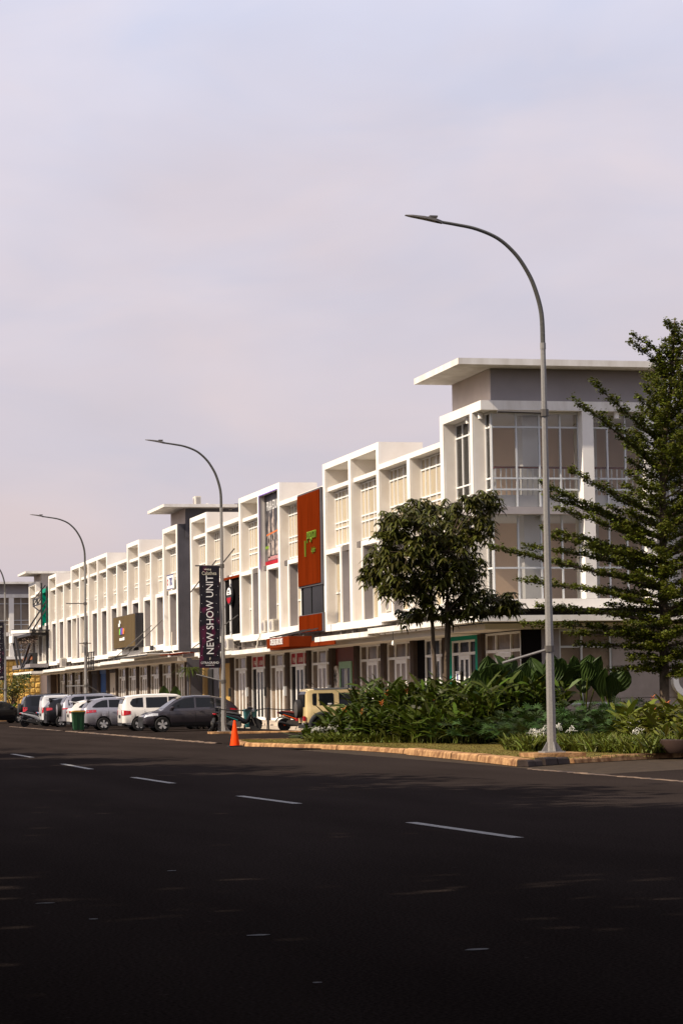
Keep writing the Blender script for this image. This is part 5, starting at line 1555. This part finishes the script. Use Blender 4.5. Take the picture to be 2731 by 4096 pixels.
cn = thing('traffic_cone', 'bright orange traffic cone on the road edge by the kerb end', 'traffic cone', (8.3, -9.25, 0))
x, y = 8.3, -9.3
build('base', MB().prism([(x - .21, y - .21), (x + .21, y - .21), (x + .21, y + .21), (x - .21, y + .21)], .0, .035, 'z'), RUBBER, cn)
build('cone', MB().lathe([(.155, .036), (.15, .06), (.035, .80), (.028, .81), (0, .81)], (x, y, 0), 24), CONEO, cn, True, 40)

def post(x, y, label):
    t = thing('barrier_post', label, 'post', (x, y, zlot(y)), group='black barrier posts')
    p = MB()
    for (dx, dy) in ((.04, .0), (-.04, .03), (.0, -.05)): p.tube([(x + dx, y + dy, zlot(y) + .13), (x + dx * .4, y + dy * .4, 1.04)], .024, 8)
    build('upright', p, BLACKS, t)
    build('top', MB().lathe([(.05, 0), (.05, .06), (.0, .08)], (x, y, 1.02), 10), BLACKS, t)
post(-14.0, -5.42, 'left black barrier post beside the banner lamp post')
post(-14.0, -3.42, 'black barrier post before the teal bin')
rp_ = [(-14.0, -5.42 + 3.9 * k / 12, 1.04 - .05 * math.sin(PI * ((k / 6) % 1))) for k in range(13)]
tag(build('rope', MB().tube(rp_, .022, 6), BLACKS, smooth=True), 'black rope strung between the barrier posts', 'rope')

# ------------------------------------------------------------------ plants
def limb(mb, a, b, ra, rb, bend=.12, n=5, k=6):
    a = Vector(a); b = Vector(b); d = b - a; o = Vector((random.uniform(-1, 1), random.uniform(-1, 1), random.uniform(.0, .6))) * d.length * bend
    pts = [a.lerp(b, i / n) + o * math.sin(PI * i / n) for i in range(n + 1)]
    mb.tube(pts, [ra + (rb - ra) * i / n for i in range(n + 1)], k, False)
    return pts

# leafy tree with drooping whorled leaves before the corner building
t1 = thing('leafy_tree', 'dark leafy tree with three slim trunks before the shop corner', 'tree', (12, -3.6, .12))
CL = [(-2.29, 7.40, .44, .34), (-3.04, 7.28, .37, .30), (-3.98, 7.22, .50, .30), (-4.91, 6.86, .62, .24), (-5.29, 6.38, .43, .36), (-4.42, 6.56, .87, .42), (-3.18, 6.62, .88, .54), (-5.05, 5.67, .67, .47), (-3.82, 5.78, .94, .54), (-2.82, 5.90, .56, .54), (-5.31, 4.84, .43, .35), (-4.58, 4.71, .56, .48), (-3.65, 4.83, .75, .54), (-2.78, 4.83, .62, .53), (-2.23, 4.34, .75, .36), (-3.11, 4.05, .75, .30), (-4.28, 4.06, .43, .24), (-1.73, 4.16, .38, .18)]
tk_ = MB()
stems = [[(12.0, -3.86, .1), (12.02, -3.87, 2.2), (12.0, -3.94, 4.35), (11.9, -3.95, 5.6)], [(12.3, -3.6, .1), (12.2, -3.57, 2.3), (12.3, -3.54, 4.0), (12.4, -3.5, 5.8)], [(11.8, -3.42, .1), (11.85, -3.42, 2.3), (11.8, -3.33, 3.64), (11.7, -2.85, 4.35), (11.6, -2.6, 5.4)]]
for s_ in stems:
    tk_.tube(s_, list(np.linspace(.085, .035, len(s_))), 8, False)
lv = LV(); W_P, W_N = [], []
allstem = [Vector(p) for s_ in stems for p in s_[2:]]
CL = [(a, b, c * 1.18, d * 1.2) for (a, b, c, d) in CL] + [(-4.5, 5.6, .8, .6), (-3.6, 6.2, .8, .5), (-3.2, 5.3, .8, .6), (-4.0, 5.2, .8, .6), (-5.3, 5.9, .5, .4), (-5.55, 5.35, .4, .35), (-2.6, 6.5, .5, .5)]
for (cy, cz, ry, rz) in CL:
    for rep in range(2):
        cx = 12 + random.uniform(-1.2, 1.2)
        c = Vector((cx, cy + random.uniform(-.15, .15), cz + random.uniform(-.1, .1)))
        src = min(allstem, key=lambda p: (p - c).length + (3 if p.z > c.z + .3 else 0))
        limb(tk_, src, c, .032, .014)
        for q in range(21):
            u = np.array([random.gauss(0, 1) for _ in range(3)]); u /= np.linalg.norm(u); rr = random.uniform(.45, 1.0)
            e = c + Vector((u[0] * max(ry, .5) * rr, u[1] * ry * rr * 1.02, u[2] * rz * rr))
            if q % 3 == 0: limb(tk_, c, e, .012, .005, .1, 3, 4)
            for w_ in range(2):
                W_P.append(e + Vector((random.gauss(0, .06), random.gauss(0, .06), random.gauss(0, .05))))
P_, D_ = [], []
for p in W_P:
    n = random.randint(5, 8); a0 = random.random() * 6.28
    for k in range(n):
        a = a0 + 6.28 * k / n + random.uniform(-.25, .25)
        P_.append(p); D_.append((math.cos(a), math.sin(a), random.uniform(-.55, .35)))
P_ = np.array(P_); D_ = np.array(D_); N = len(P_)
lv.add(strap_leaves(P_, D_, RNG.uniform(.16, .29, N), RNG.uniform(.055, .08, N), RNG.uniform(.3, .9, N), prof=(.3, 1, .8)))
build('trunk', tk_, BARK, t1, True, 60)
lv.obj('crown', LEAF_A, t1)

# tiered tree with small leaves on the right
t2 = thing('tiered_tree', 'tall tree with tiered horizontal branches of tiny leaves at the right edge', 'tree', (18, 1.15, .12))
tk_ = MB()
TR = [(18, 1.1, .1), (18, 1.15, 1.4), (18.02, 1.2, 4.6), (18, 1.27, 8.0), (18.05, 1.6, 10.5), (18.05, 1.75, 12.2)]
tk_.tube(TR, [.16, .14, .11, .08, .045, .015], 10, False)
def trunk_at(z):
    zz = [p[2] for p in TR]
    return Vector((np.interp(z, zz, [p[0] for p in TR]), np.interp(z, zz, [p[1] for p in TR]), z))
tips = [(0.44, 11.75), (1.21, 11.98), (0.32, 11.46), (-0.96, 10.22), (-1.57, 9.74), (-2.33, 7.46), (-1.58, 7.79), (-2.04, 7.08), (-2.12, 6.72), (-2.21, 6.09), (-3.95, 5.59), (-2.74, 5.63), (-3.2, 4.65), (-2.07, 5.87), (-2.63, 3.91), (-2.86, 3.42), (-1.76, 3.13), (-1.4, 2.84), (-0.14, 2.41), (-0.45, 2.13)]
BR = []
for (y, z) in tips:
    reach = 1.3 - y
    rise = np.interp(z, [2, 4.5, 6, 8, 10, 12], [.0, .15, .25, .5, .75, 1.1]) * reach
    BR.append((trunk_at(max(1.9, z - rise)), Vector((18 + random.uniform(-.7, .7), y, z))))
for k in range(120):
    z = 1.9 + 9.6 * (k / 120.0); a = k * 2.4 + random.uniform(-.4, .4)
    Lb = np.interp(z, [1.9, 3, 5, 7.5, 9.5, 11.5], [1.8, 3.2, 4.0, 3.1, 2.0, .7]) * random.uniform(.75, 1.1)
    if math.sin(a) < -.2: Lb *= .5
    el_ = math.radians(np.interp(z, [2, 5, 8, 11], [2, 12, 32, 52]))
    s0 = trunk_at(z); BR.append((s0, s0 + Vector((math.cos(a) * math.cos(el_), math.sin(a) * math.cos(el_), math.sin(el_))) * Lb))
C_ = []
for (a, b) in BR:
    L_ = (b - a).length
    pts = limb(tk_, a, b, .012 + .009 * L_, .004, .05, 6, 5)
    d = (b - a).normalized(); s_ = d.cross(Vector((0, 0, 1))).normalized()
    nb = int(L_ * 7)
    for q in range(nb):
        t = .06 + .94 * (q + random.random()) / nb
        p = a.lerp(b, t) + Vector((0, 0, .03))
        i = min(5, int(t * 6)); p = pts[i].lerp(pts[i + 1], t * 6 - i)
        sl2 = (.16 + .62 * (1 - t) ** .8) * random.uniform(.5, 1.1) * min(1, L_ / 2.4)
        e = p + (s_ * random.choice((-1, 1)) * random.uniform(.5, 1) + d * .7).normalized() * sl2 + Vector((0, 0, random.uniform(-.03, .10)))
        if q % 2 == 0: tk_.tube([p, e], [.006, .003], 3, False)
        m_ = int(28 + sl2 * 105)
        for w_ in range(m_):
            u = random.random()
            C_.append(p.lerp(e, u) + Vector((random.gauss(0, .055), random.gauss(0, .055), random.gauss(.02, .045))))
C_ = np.array(C_)
lv = LV(); lv.add(quad_leaves(C_, .082, 1.1, .75))
build('trunk', tk_, BARK, t2, True, 60)
lv.obj('crown', LEAF_B, t2)

# heliconia thickets
def heliconia(name, label, stems_, m, hgt, seed, leafn=6, ln=(.6, 1.0), wd=(.085, .14)):
    random.seed(seed)
    P, D, Ln, Wd_, Dr = [], [], [], [], []
    st = MB()
    for (x, y, h) in stems_:
        lean = Vector((random.gauss(0, .16), random.gauss(0, .16), 1))
        base = Vector((x, y, .12)); top = base + lean.normalized() * h
        st.tube([base, top], [.014, .006], 4, False)
        a0 = random.random() * 6.28
        for k in range(leafn):
            t = .3 + .7 * k / (leafn - 1); a = a0 + k * 2.6 + random.uniform(-.5, .5)
            up = random.uniform(.35, 1.25) * (.6 + .6 * t)
            P.append(base.lerp(top, t)); D.append((math.cos(a), math.sin(a), up))
            Ln.append(random.uniform(*ln)); Wd_.append(random.uniform(*wd)); Dr.append(random.uniform(.15, .55))
    lv = LV(); lv.add(strap_leaves(np.array(P), np.array(D, dtype=float), np.array(Ln), np.array(Wd_), np.array(Dr), prof=(.25, 1, .8)))
    o = lv.obj(name, m); tag(o, label, 'shrub', kind='stuff')
    s = build('stems', st, LEAF_L, o); tag(s, kind='stuff')
    return o
S1 = []
while len(S1) < 1050:
    x = random.uniform(7.5, 16.5); y = random.uniform(-7.0, -1.2)
    f = (x - 8.5) * .28 - 6.9
    if y < f + .15: continue
    h = 1.45 if y > f + .9 else .8
    if x < 9.3 and y < -5.6: h = .75
    h = min(h, max(.12, (y + 4.97 + .2333 * x - .25) * 1.0))
    S1.append((x, y, h * random.uniform(.75, 1.12)))
h1 = heliconia('heliconia_thicket', 'dense green heliconia thicket with orange flowers left of the nearest lamp', S1, LEAF_H, 1.6, 3)
S2 = [(random.uniform(23.5, 29.0), random.uniform(-3.2, 1.5), random.uniform(.5, .98)) for _ in range(420)]
S2 = [(x, y, h) for (x, y, h) in S2 if y > -3.0 + (27 - x) * .22 - .2]
h2 = heliconia('heliconia_thicket', 'yellowish green heliconia thicket at the right edge', S2, LEAF_Y, 1.2, 5, 6, (.5, .8), (.10, .15))
S3 = [(random.uniform(19, 24), random.uniform(-1.2, 3.5), random.uniform(.3, .75)) for _ in range(260)]
h3 = heliconia('heliconia_thicket', 'dark green heliconia behind the yellowish thicket at the right', S3, LEAF_H, 1.4, 6, 6, (.45, .75), (.09, .13))

def bract_flower(x, y, z, par, s=.62):
    m = MB()
    for k in range(5):
        a = (-1 if k % 2 else 1); p = Vector((x, y, z + k * .05 * s)); q = p + Vector((random.uniform(-.04, .04), a * random.uniform(.09, .14) * s, random.uniform(.07, .12) * s))
        m.tube([p, p.lerp(q, .5) + Vector((0, 0, .005)), q], [.012 * s, .014 * s, .002], 4, False)
    build('flower', m, PETALO, par)
random.seed(12)
for (x, y, z) in [(12.5, -4.9, 1.55), (12.9, -4.2, 1.2), (13.3, -3.7, 1.25), (14.0, -3.3, 1.35), (13.8, -4.1, 1.0), (12.2, -5.6, 1.2), (11.3, -6.0, .95), (13.9, -2.9, 1.15), (14.6, -2.6, .95), (15.2, -3.0, .75), (15.9, -2.2, .7), (11.7, -5.3, 1.5), (13.4, -4.6, .9), (14.2, -3.7, 1.05), (10.0, -6.2, 1.0)]:
    bract_flower(x, y, z, h1)
for (x, y, z) in [(25.6, -2.1, 1.0), (25.2, -1.6, 1.1), (26.6, -2.4, .7), (27.2, -2.0, .75), (26.0, -1.2, 1.2), (25.0, -1.9, 1.25)]:
    bract_flower(x, y, z, h2)

# philodendron ground cover with finger-lobed leaves
def lobed(P, D, L_):
    V, F = [], []
    for p, d, l in zip(P, D, L_):
        d = Vector(d).normalized(); up = Vector((0, 0, 1)); s = d.cross(up)
        if s.length < .1: s = Vector((1, 0, 0))
        s.normalize(); n = s.cross(d)
        k0 = len(V); V.append(p)
        j = 0
        for k in range(9):
            a = math.radians(-100 + 25 * k); rr = l * (1 - .35 * abs(k - 4) / 4)
            c, s2 = math.cos(a), math.sin(a)
            dirv = d * c + s * s2
            perp = -d * s2 + s * c
            drop = Vector((0, 0, -.12 * l)) - n * 0
            V += [p + dirv * rr * .35 - perp * l * .055, p + dirv * rr * .35 + perp * l * .055, p + dirv * rr + drop, p + dirv * rr * .7 - perp * l * .05 + drop * .4, p + dirv * rr * .7 + perp * l * .05 + drop * .4]
            b = k0 + 1 + 5 * k
            F += [[k0, b, b + 1], [b, b + 3, b + 4, b + 1], [b + 3, b + 2, b + 4]]
    return V, F
def philodendron(label, pts, seed):
    random.seed(seed); P, D, L_ = [], [], []
    for (x, y, h) in pts:
        for k in range(9):
            a = random.random() * 6.28; e = random.uniform(.15, 1.1); r = random.uniform(.1, .35)
            P.append(Vector((x + math.cos(a) * r, y + math.sin(a) * r, .12 + h * random.uniform(.35, 1)))); D.append((math.cos(a), math.sin(a), e)); L_.append(random.uniform(.2, .34))
    V, F = lobed(P, D, L_)
    o = raw('philodendron_cover', V, F, LEAF_P); tag(o, label, 'ground cover', kind='stuff')
philodendron('finger-leaved philodendron cover in front of the heliconia thicket', [(random.uniform(13.8, 17.4), random.uniform(-4.9, -1.6), random.uniform(.35, .8)) for _ in range(95)], 8)
philodendron('dark philodendron cover behind the nearest lamp post', [(random.uniform(17.5, 24.5), random.uniform(-4.2, .3), random.uniform(.5, 1.15)) for _ in range(190)], 9)

# strap-leaved lilies along the lawn edge
def lilies(name, label, pts, lrange, seed):
    random.seed(seed); P, D = [], []
    for (x, y) in pts:
        for k in range(11):
            a = random.random() * 6.28; P.append((x + random.gauss(0, .05), y + random.gauss(0, .05), .12)); D.append((math.cos(a) * .55, math.sin(a) * .55, random.uniform(.6, 1.3)))
    N = len(P); lv = LV()
    lv.add(strap_leaves(np.array(P), np.array(D), RNG.uniform(*lrange, N), RNG.uniform(.032, .05, N), RNG.uniform(.25, .7, N), prof=(.8, 1, .7)))
    o = lv.obj(name, LEAF_L); tag(o, label, 'border plants', kind='stuff')
    return o
pa = []
for k in range(620):
    u = random.random(); x = 9.4 + 6.6 * u; y0 = -7.15 + 5.0 * u ** 1.25
    pa.append((x + random.uniform(-.1, .4), y0 + random.uniform(-.1, .55)))
lil1 = lilies('lily_border', 'low strap-leaved lily border along the lawn below the thicket', pa, (.3, .55), 21)
pb = []
for k in range(560):
    u = random.random(); x = 25.0 + 6.3 * u; pb.append((x + random.uniform(-1.2, .2), -5.35 + 1.1 * u + random.uniform(-.1, 1.6) + (31 - x) * .05))
lil2 = lilies('lily_border', 'low strap-leaved lily border right of the nearest lamp post', pb, (.45, .78), 22)
pc = [(random.uniform(24.3, 26.3), random.uniform(-5.7, -5.0)) for _ in range(80)]
lil3 = lilies('lily_border', 'small tuft of strap-leaved lilies left of the nearest lamp base', pc, (.45, .78), 23)
def spider_flower(x, y, z, par):
    z -= .12
    build('flower_stem', MB().tube([(x, y, .13), (x, y, z)], .008, 4, False), LEAF_L, par)
    m = MB()
    for k in range(12):
        a = random.uniform(0, 6.28); r = random.uniform(.05, .17)
        p = Vector((x, y, z)); p = p + Vector((0, random.uniform(-.05, .05), random.uniform(-.06, .05))); q = p + Vector((math.cos(a) * r * .6, math.sin(a) * r * .6, random.uniform(.0, .06))); e = p + Vector((math.cos(a) * r, math.sin(a) * r, -random.uniform(-.02, .13)))
        m.tube([p, q, e], [.004, .006, .002], 3, False)
    build('flower', m, PETALW, par)
for (x, y, z) in [(9.3, -7.0, .62), (9.4, -6.85, .66), (9.3, -6.7, .6), (9.6, -6.55, .7), (9.7, -6.4, .66), (10.2, -6.15, .66), (10.5, -5.7, .62), (10.6, -5.55, .66), (11.2, -5.2, .58), (11.4, -5.05, .56), (15.0, -4.1, .55)]:
    spider_flower(x, y, z, lil1)
for (x, y, z) in [(26.0, -5.2, .72), (26.1, -5.05, .78), (26.0, -4.9, .8), (25.8, -5.35, .7), (25.9, -4.75, .82), (26.2, -4.5, .74), (26.0, -5.3, .66)]:
    spider_flower(x, y, z, lil3)
for (x, y, z) in [(26.5, -3.05, .85), (26.6, -2.95, .88), (27.6, -3.4, .66), (27.7, -3.3, .68)]:
    spider_flower(x, y, z, lil2)

# elephant ears
def elephant_ear(x, y, h, label, seed, n=5):
    random.seed(seed)
    t = thing('elephant_ear', label, 'plant', (x, y, .12), group='elephant ear plants before the side wall')
    for k in range(n):
        a = 6.28 * k / n + random.uniform(-.4, .4); hh = h * random.uniform(.72, 1.0); r = random.uniform(.15, .4)
        top = Vector((x + math.cos(a) * r, y + math.sin(a) * r, .12 + hh * .68))
        st = build('stalk', MB().tube([(x, y, .1), (x + math.cos(a) * r * .4, y + math.sin(a) * r * .4, .12 + hh * .4), top], [.03, .022, .014], 6, False), LEAF_L, t, True)
        out = Vector((math.cos(a), math.sin(a), 0))
        dirv = (Vector((0, 0, 1)) * random.uniform(.6, 1) + out * random.uniform(.05, .5)).normalized()
        fa = a + random.uniform(-.7, .7) if random.random() < .4 else random.uniform(-.6, .6)
        side = Vector((-math.sin(fa), math.cos(fa), 0)); side = (side - dirv * side.dot(dirv)).normalized(); nrm = dirv.cross(side)
        Lf, Wf = .72 * random.uniform(.75, 1.2), .62 * random.uniform(.75, 1.15)
        v, f = [], []; rows = [(-.22, .35), (-.1, .75), (.1, .98), (.35, 1.0), (.6, .78), (.82, .4), (1.0, .0)]
        for (u, w_) in rows:
            c = top + dirv * Lf * u - nrm * Lf * .25 * u * u
            for qi in range(13):
                q = qi / 6 - 1; ph = random.uniform(.7, 1.3)
                lift = -.10 * abs(q)                                        # ribs run up and outwards from the midrib
                v.append(c + dirv * Lf * .16 * abs(q) * w_ + side * Wf * w_ * q * .5 + nrm * ((.10 * abs(q) * w_ * Wf) + (.016 if (qi + (len(v) // 13)) % 2 else -.012) * ph * (1 if 0 < abs(q) else 0)))
        for i in range(6):
            for q in range(12): f.append((i * 13 + q, i * 13 + q + 1, i * 13 + 14 + q, i * 13 + 13 + q))
        raw('leaf', v, f, LEAF_E, t)
for i, (x, y, h, l) in enumerate([(14.6, -2.85, 2.75, 'elephant ear plant left of the nearest lamp post, beside the glass door'), (15.0, -2.3, 2.8, 'elephant ear plant just left of the nearest lamp post'),
                                  (15.2, -1.5, 2.8, 'elephant ear plant just right of the nearest lamp post'), (15.0, -.9, 2.95, 'tall elephant ear plant before the ground floor side window'),
                                  (15.2, -.25, 3.05, 'tallest elephant ear plant at the end of the side window'), (15.5, .45, 2.3, 'rightmost elephant ear plant casting a shadow on the side wall')]):
    elephant_ear(x, y, h, l, 40 + i, 6)

pl = thing('planter', 'dark round planter bowl at the right picture edge', 'planter', (31.3, -3.75, .12))
build('bowl', MB().lathe([(.0, .0), (.4, .0), (.52, .12), (.58, .3), (.55, .31), (.48, .2), (0, .2)], (31.2, -3.55, .12), 28), mat('clay', (.06, .035, .028), .6, nscale=4, namt=.2), pl, True, 40)
S4 = [(31.2 + random.gauss(0, .18), -3.55 + random.gauss(0, .18), random.uniform(.3, .7)) for _ in range(14)]
random.seed(50); P, D, Ln = [], [], []
for (x, y, h) in S4:
    for k in range(5):
        a = random.random() * 6.28; P.append((x, y, .35 + h * .4 * random.random())); D.append((math.cos(a) * .7, math.sin(a) * .7, 1)); Ln.append(random.uniform(.35, .6))
lv = LV(); N = len(P); lv.add(strap_leaves(np.array(P), np.array(D), np.array(Ln), np.full(N, .08), np.full(N, .3))); lv.obj('foliage', LEAF_Y, pl)

# two big leaves behind the white people carrier, small tree with yellow flowers at the far left, hanging red plant
tp = thing('potted_plant', 'pair of big rounded green leaves showing above the white people carrier', 'plant', (-47.5, -1.6, .1))
build('pot', MB().lathe([(.0, .0), (.2, .0), (.27, .4), (.24, .4), (0, .36)], (-47.5, -1.6, .08), 16), RUSTF, tp, True, 40)
for (dy, h) in ((-.35, 2.2), (.28, 2.18)):
    v, f = [], []; rows = [(0, .25), (.15, .8), (.4, 1), (.7, .8), (.9, .4), (1, .02)]
    for (u, w_) in rows:
        for q in (-1, -.5, 0, .5, 1): v.append((-47.5 + .1 * abs(q) + .04 * (len(v) % 2), -1.6 + dy + .33 * w_ * q, h - 1.0 + u * 1.0))
    for i in range(5):
        for q in range(4): f.append((i * 5 + q, i * 5 + q + 1, i * 5 + 6 + q, i * 5 + 5 + q))
    raw('leaf', v, f, LEAF_E, tp, True)
    build('stalk', MB().tube([(-47.5, -1.6, .45), (-47.5, -1.6 + dy, h - .95)], .025, 6), LEAF_L, tp)

fy = thing('small_tree', 'small loose tree with yellow flowers at the far left', 'tree', (-106, -3.7, 0))
random.seed(61); tk_ = MB(); C_ = []
for k in range(9):
    a = random.random() * 6.28; e = Vector((-106 + math.cos(a) * random.uniform(.4, 1.6), -3.7 + math.sin(a) * random.uniform(.3, 1.15), random.uniform(1.7, 3.0)))
    limb(tk_, (-106, -3.7, .02), e, .07, .02, .15)
    for q in range(150): C_.append(e + Vector((random.gauss(0, .35), random.gauss(0, .35), random.gauss(0, .33))))
build('trunk', tk_, BARK, fy, True, 60)
lv = LV(); lv.add(quad_leaves(np.array(C_), .24, .3, .4)); lv.obj('crown', mat('olive_leaf', (.12, .115, .02), .5, island=.4, trans=.3), fy)
lv = LV(); lv.add(quad_leaves(np.array(C_)[::60] + np.array([.3, 0, 0]), .22, .3, .9)); tag(lv.obj('flowers', mat('yellow_petal', (.75, .42, .02), .5), fy), kind='stuff')
S5 = [(random.uniform(-112, -100), random.uniform(-4.6, -1.6), random.uniform(.5, 1.0)) for _ in range(70)]
heliconia('hedge_plants', 'loose leafy bed before the yellow quilted wall at the far left', S5, LEAF_H, 1, 71, 6, (.5, .9), (.1, .16))

rpnt = thing('hanging_plant', 'drooping palm-like plant with red tips under the banner', 'plant', (-44.5, -1.0, 3.2))
random.seed(81); P, D = [], []
for k in range(60):
    a = random.random() * 6.28; P.append((-45.3 + random.gauss(0, .1), -.9 + random.gauss(0, .1), 3.05)); D.append((math.cos(a), math.sin(a), .6))
lv = LV(); lv.add(strap_leaves(np.array(P), np.array(D), RNG.uniform(.8, 1.3, 60), np.full(60, .06), RNG.uniform(.7, 1.2, 60))); lv.obj('foliage', LEAF_H, rpnt)
build('stem', MB().tube([(-45.3, -.9, .1), (-45.3, -.9, 3.05)], [.05, .03], 6), BARK, rpnt)

# ------------------------------------------------------------------ roadside shade trees (beside and behind the viewer; last groups added for foreground shade)
def shade_tree(x, y, h, r, label, seed, dens=520):
    random.seed(seed); rg = np.random.default_rng(seed)
    t = thing('shade_tree', label, 'tree', (x, y, 0), group='roadside shade trees beside the viewer')
    tk_ = MB(); tk_.tube([(x, y, -.05), (x + .1, y, h * .3), (x, y + .1, h * .5)], [.26, .2, .16], 10, False)
    C = []
    nb = 22
    for k in range(nb):
        a = 6.28 * k / nb * 2.6; rr = r * math.sqrt((k + .6) / nb)
        zz = h * (.62 + .3 * (1 - (rr / r) ** 2)) + random.uniform(-.1, .1) * h + (.06 * h if 56 < x < 72 else 0)
        e = Vector((x + math.cos(a) * rr, y + math.sin(a) * rr, zz))
        limb(tk_, (x, y + .05, h * random.uniform(.32, .5)), e, .09, .03, .1)
        c = rg.normal(size=(dens, 3)) * np.array([.30 * r * .8, .30 * r * .8, h * .075]) + np.array(e[:])
        C.append(c)
    C = np.concatenate(C)
    C = C[(np.hypot(C[:, 0] - x, C[:, 1] - y) < r) & (C[:, 2] > h * (.66 if 56 < x < 72 else .53))]
    build('trunk', tk_, BARK, t, True, 60)
    lv = LV(); lv.add(quad_leaves(C, .42, .4, .7)); lv.obj('crown', LEAF_S, t)
ST = [(96, -26.5, 13, 6.5), (86.5, -27.5, 13, 6.5), (77, -26.0, 13, 6.8), (68, -26.2, 13.5, 6.5), (59, -28.0, 12.5, 5.4), (50, -28.4, 12.5, 5.0), (41.5, -28.2, 12, 4.8), (33, -28.4, 11.5, 4.6), (24.5, -28.3, 10.5, 4.4), (16, -28.5, 9.5, 4.2), (7, -28.5, 9.0, 4.2), (-3, -28.5, 8.5, 4.0), (-14, -29, 8.5, 4.0)]
FAR = [(-26, -30, 9, 4.4), (-40, -30, 9, 4.4), (-55, -30.5, 9, 4.6), (-72, -30, 9.5, 4.8), (-90, -30.5, 9.5, 4.8), (-110, -30.5, 10, 5), (-132, -31, 10, 5)]
for i, (x, y, h, r) in enumerate(FAR):
    shade_tree(x, y, h, r, '%s tree of the distant part of the opposite row, counted from the nearer end' % ['first', 'second', 'third', 'fourth', 'fifth', 'sixth', 'seventh'][i], 200 + i, 150)
names = ['thirteenth', 'twelfth', 'eleventh', 'tenth', 'ninth', 'eighth', 'seventh', 'sixth', 'fifth', 'fourth', 'third', 'second', 'first']
for i, (x, y, h, r) in enumerate(ST):
    shade_tree(x, y, h, r, '%s shade tree of the road-side row, counted from the far end' % names[i], 100 + i, 900 if x > 55 else 520)
shade_tree(76.5, -13.0, 12.5, 6.0, 'broad unseen tree right of the viewer, added to shade the foreground', 130, 900)  # unseen tree added to hide sky light from the near road
for i, (x, y) in enumerate([(92, -35), (82, -36), (73, -35.5), (64, -36), (55, -36.5)]):  # second row added out of view to close sun gaps over the foreground
    shade_tree(x, y, 12.5, 6.2, '%s unseen tree of the second row added to shade the foreground, counted from the viewer' % ['first', 'second', 'third', 'fourth', 'fifth'][i], 150 + i, 500)
shade_tree(68.5, -12.2, 14, 5.8, 'unseen tree near the side street corner, added to shade the foreground', 132, 900)  # also added out of view, darkens the near road from the right
shade_tree(88, -15.5, 12.5, 6.0, 'broad unseen tree behind the viewer on the right, added for shade', 131, 900)  # added overhead cover behind the viewer, never in view
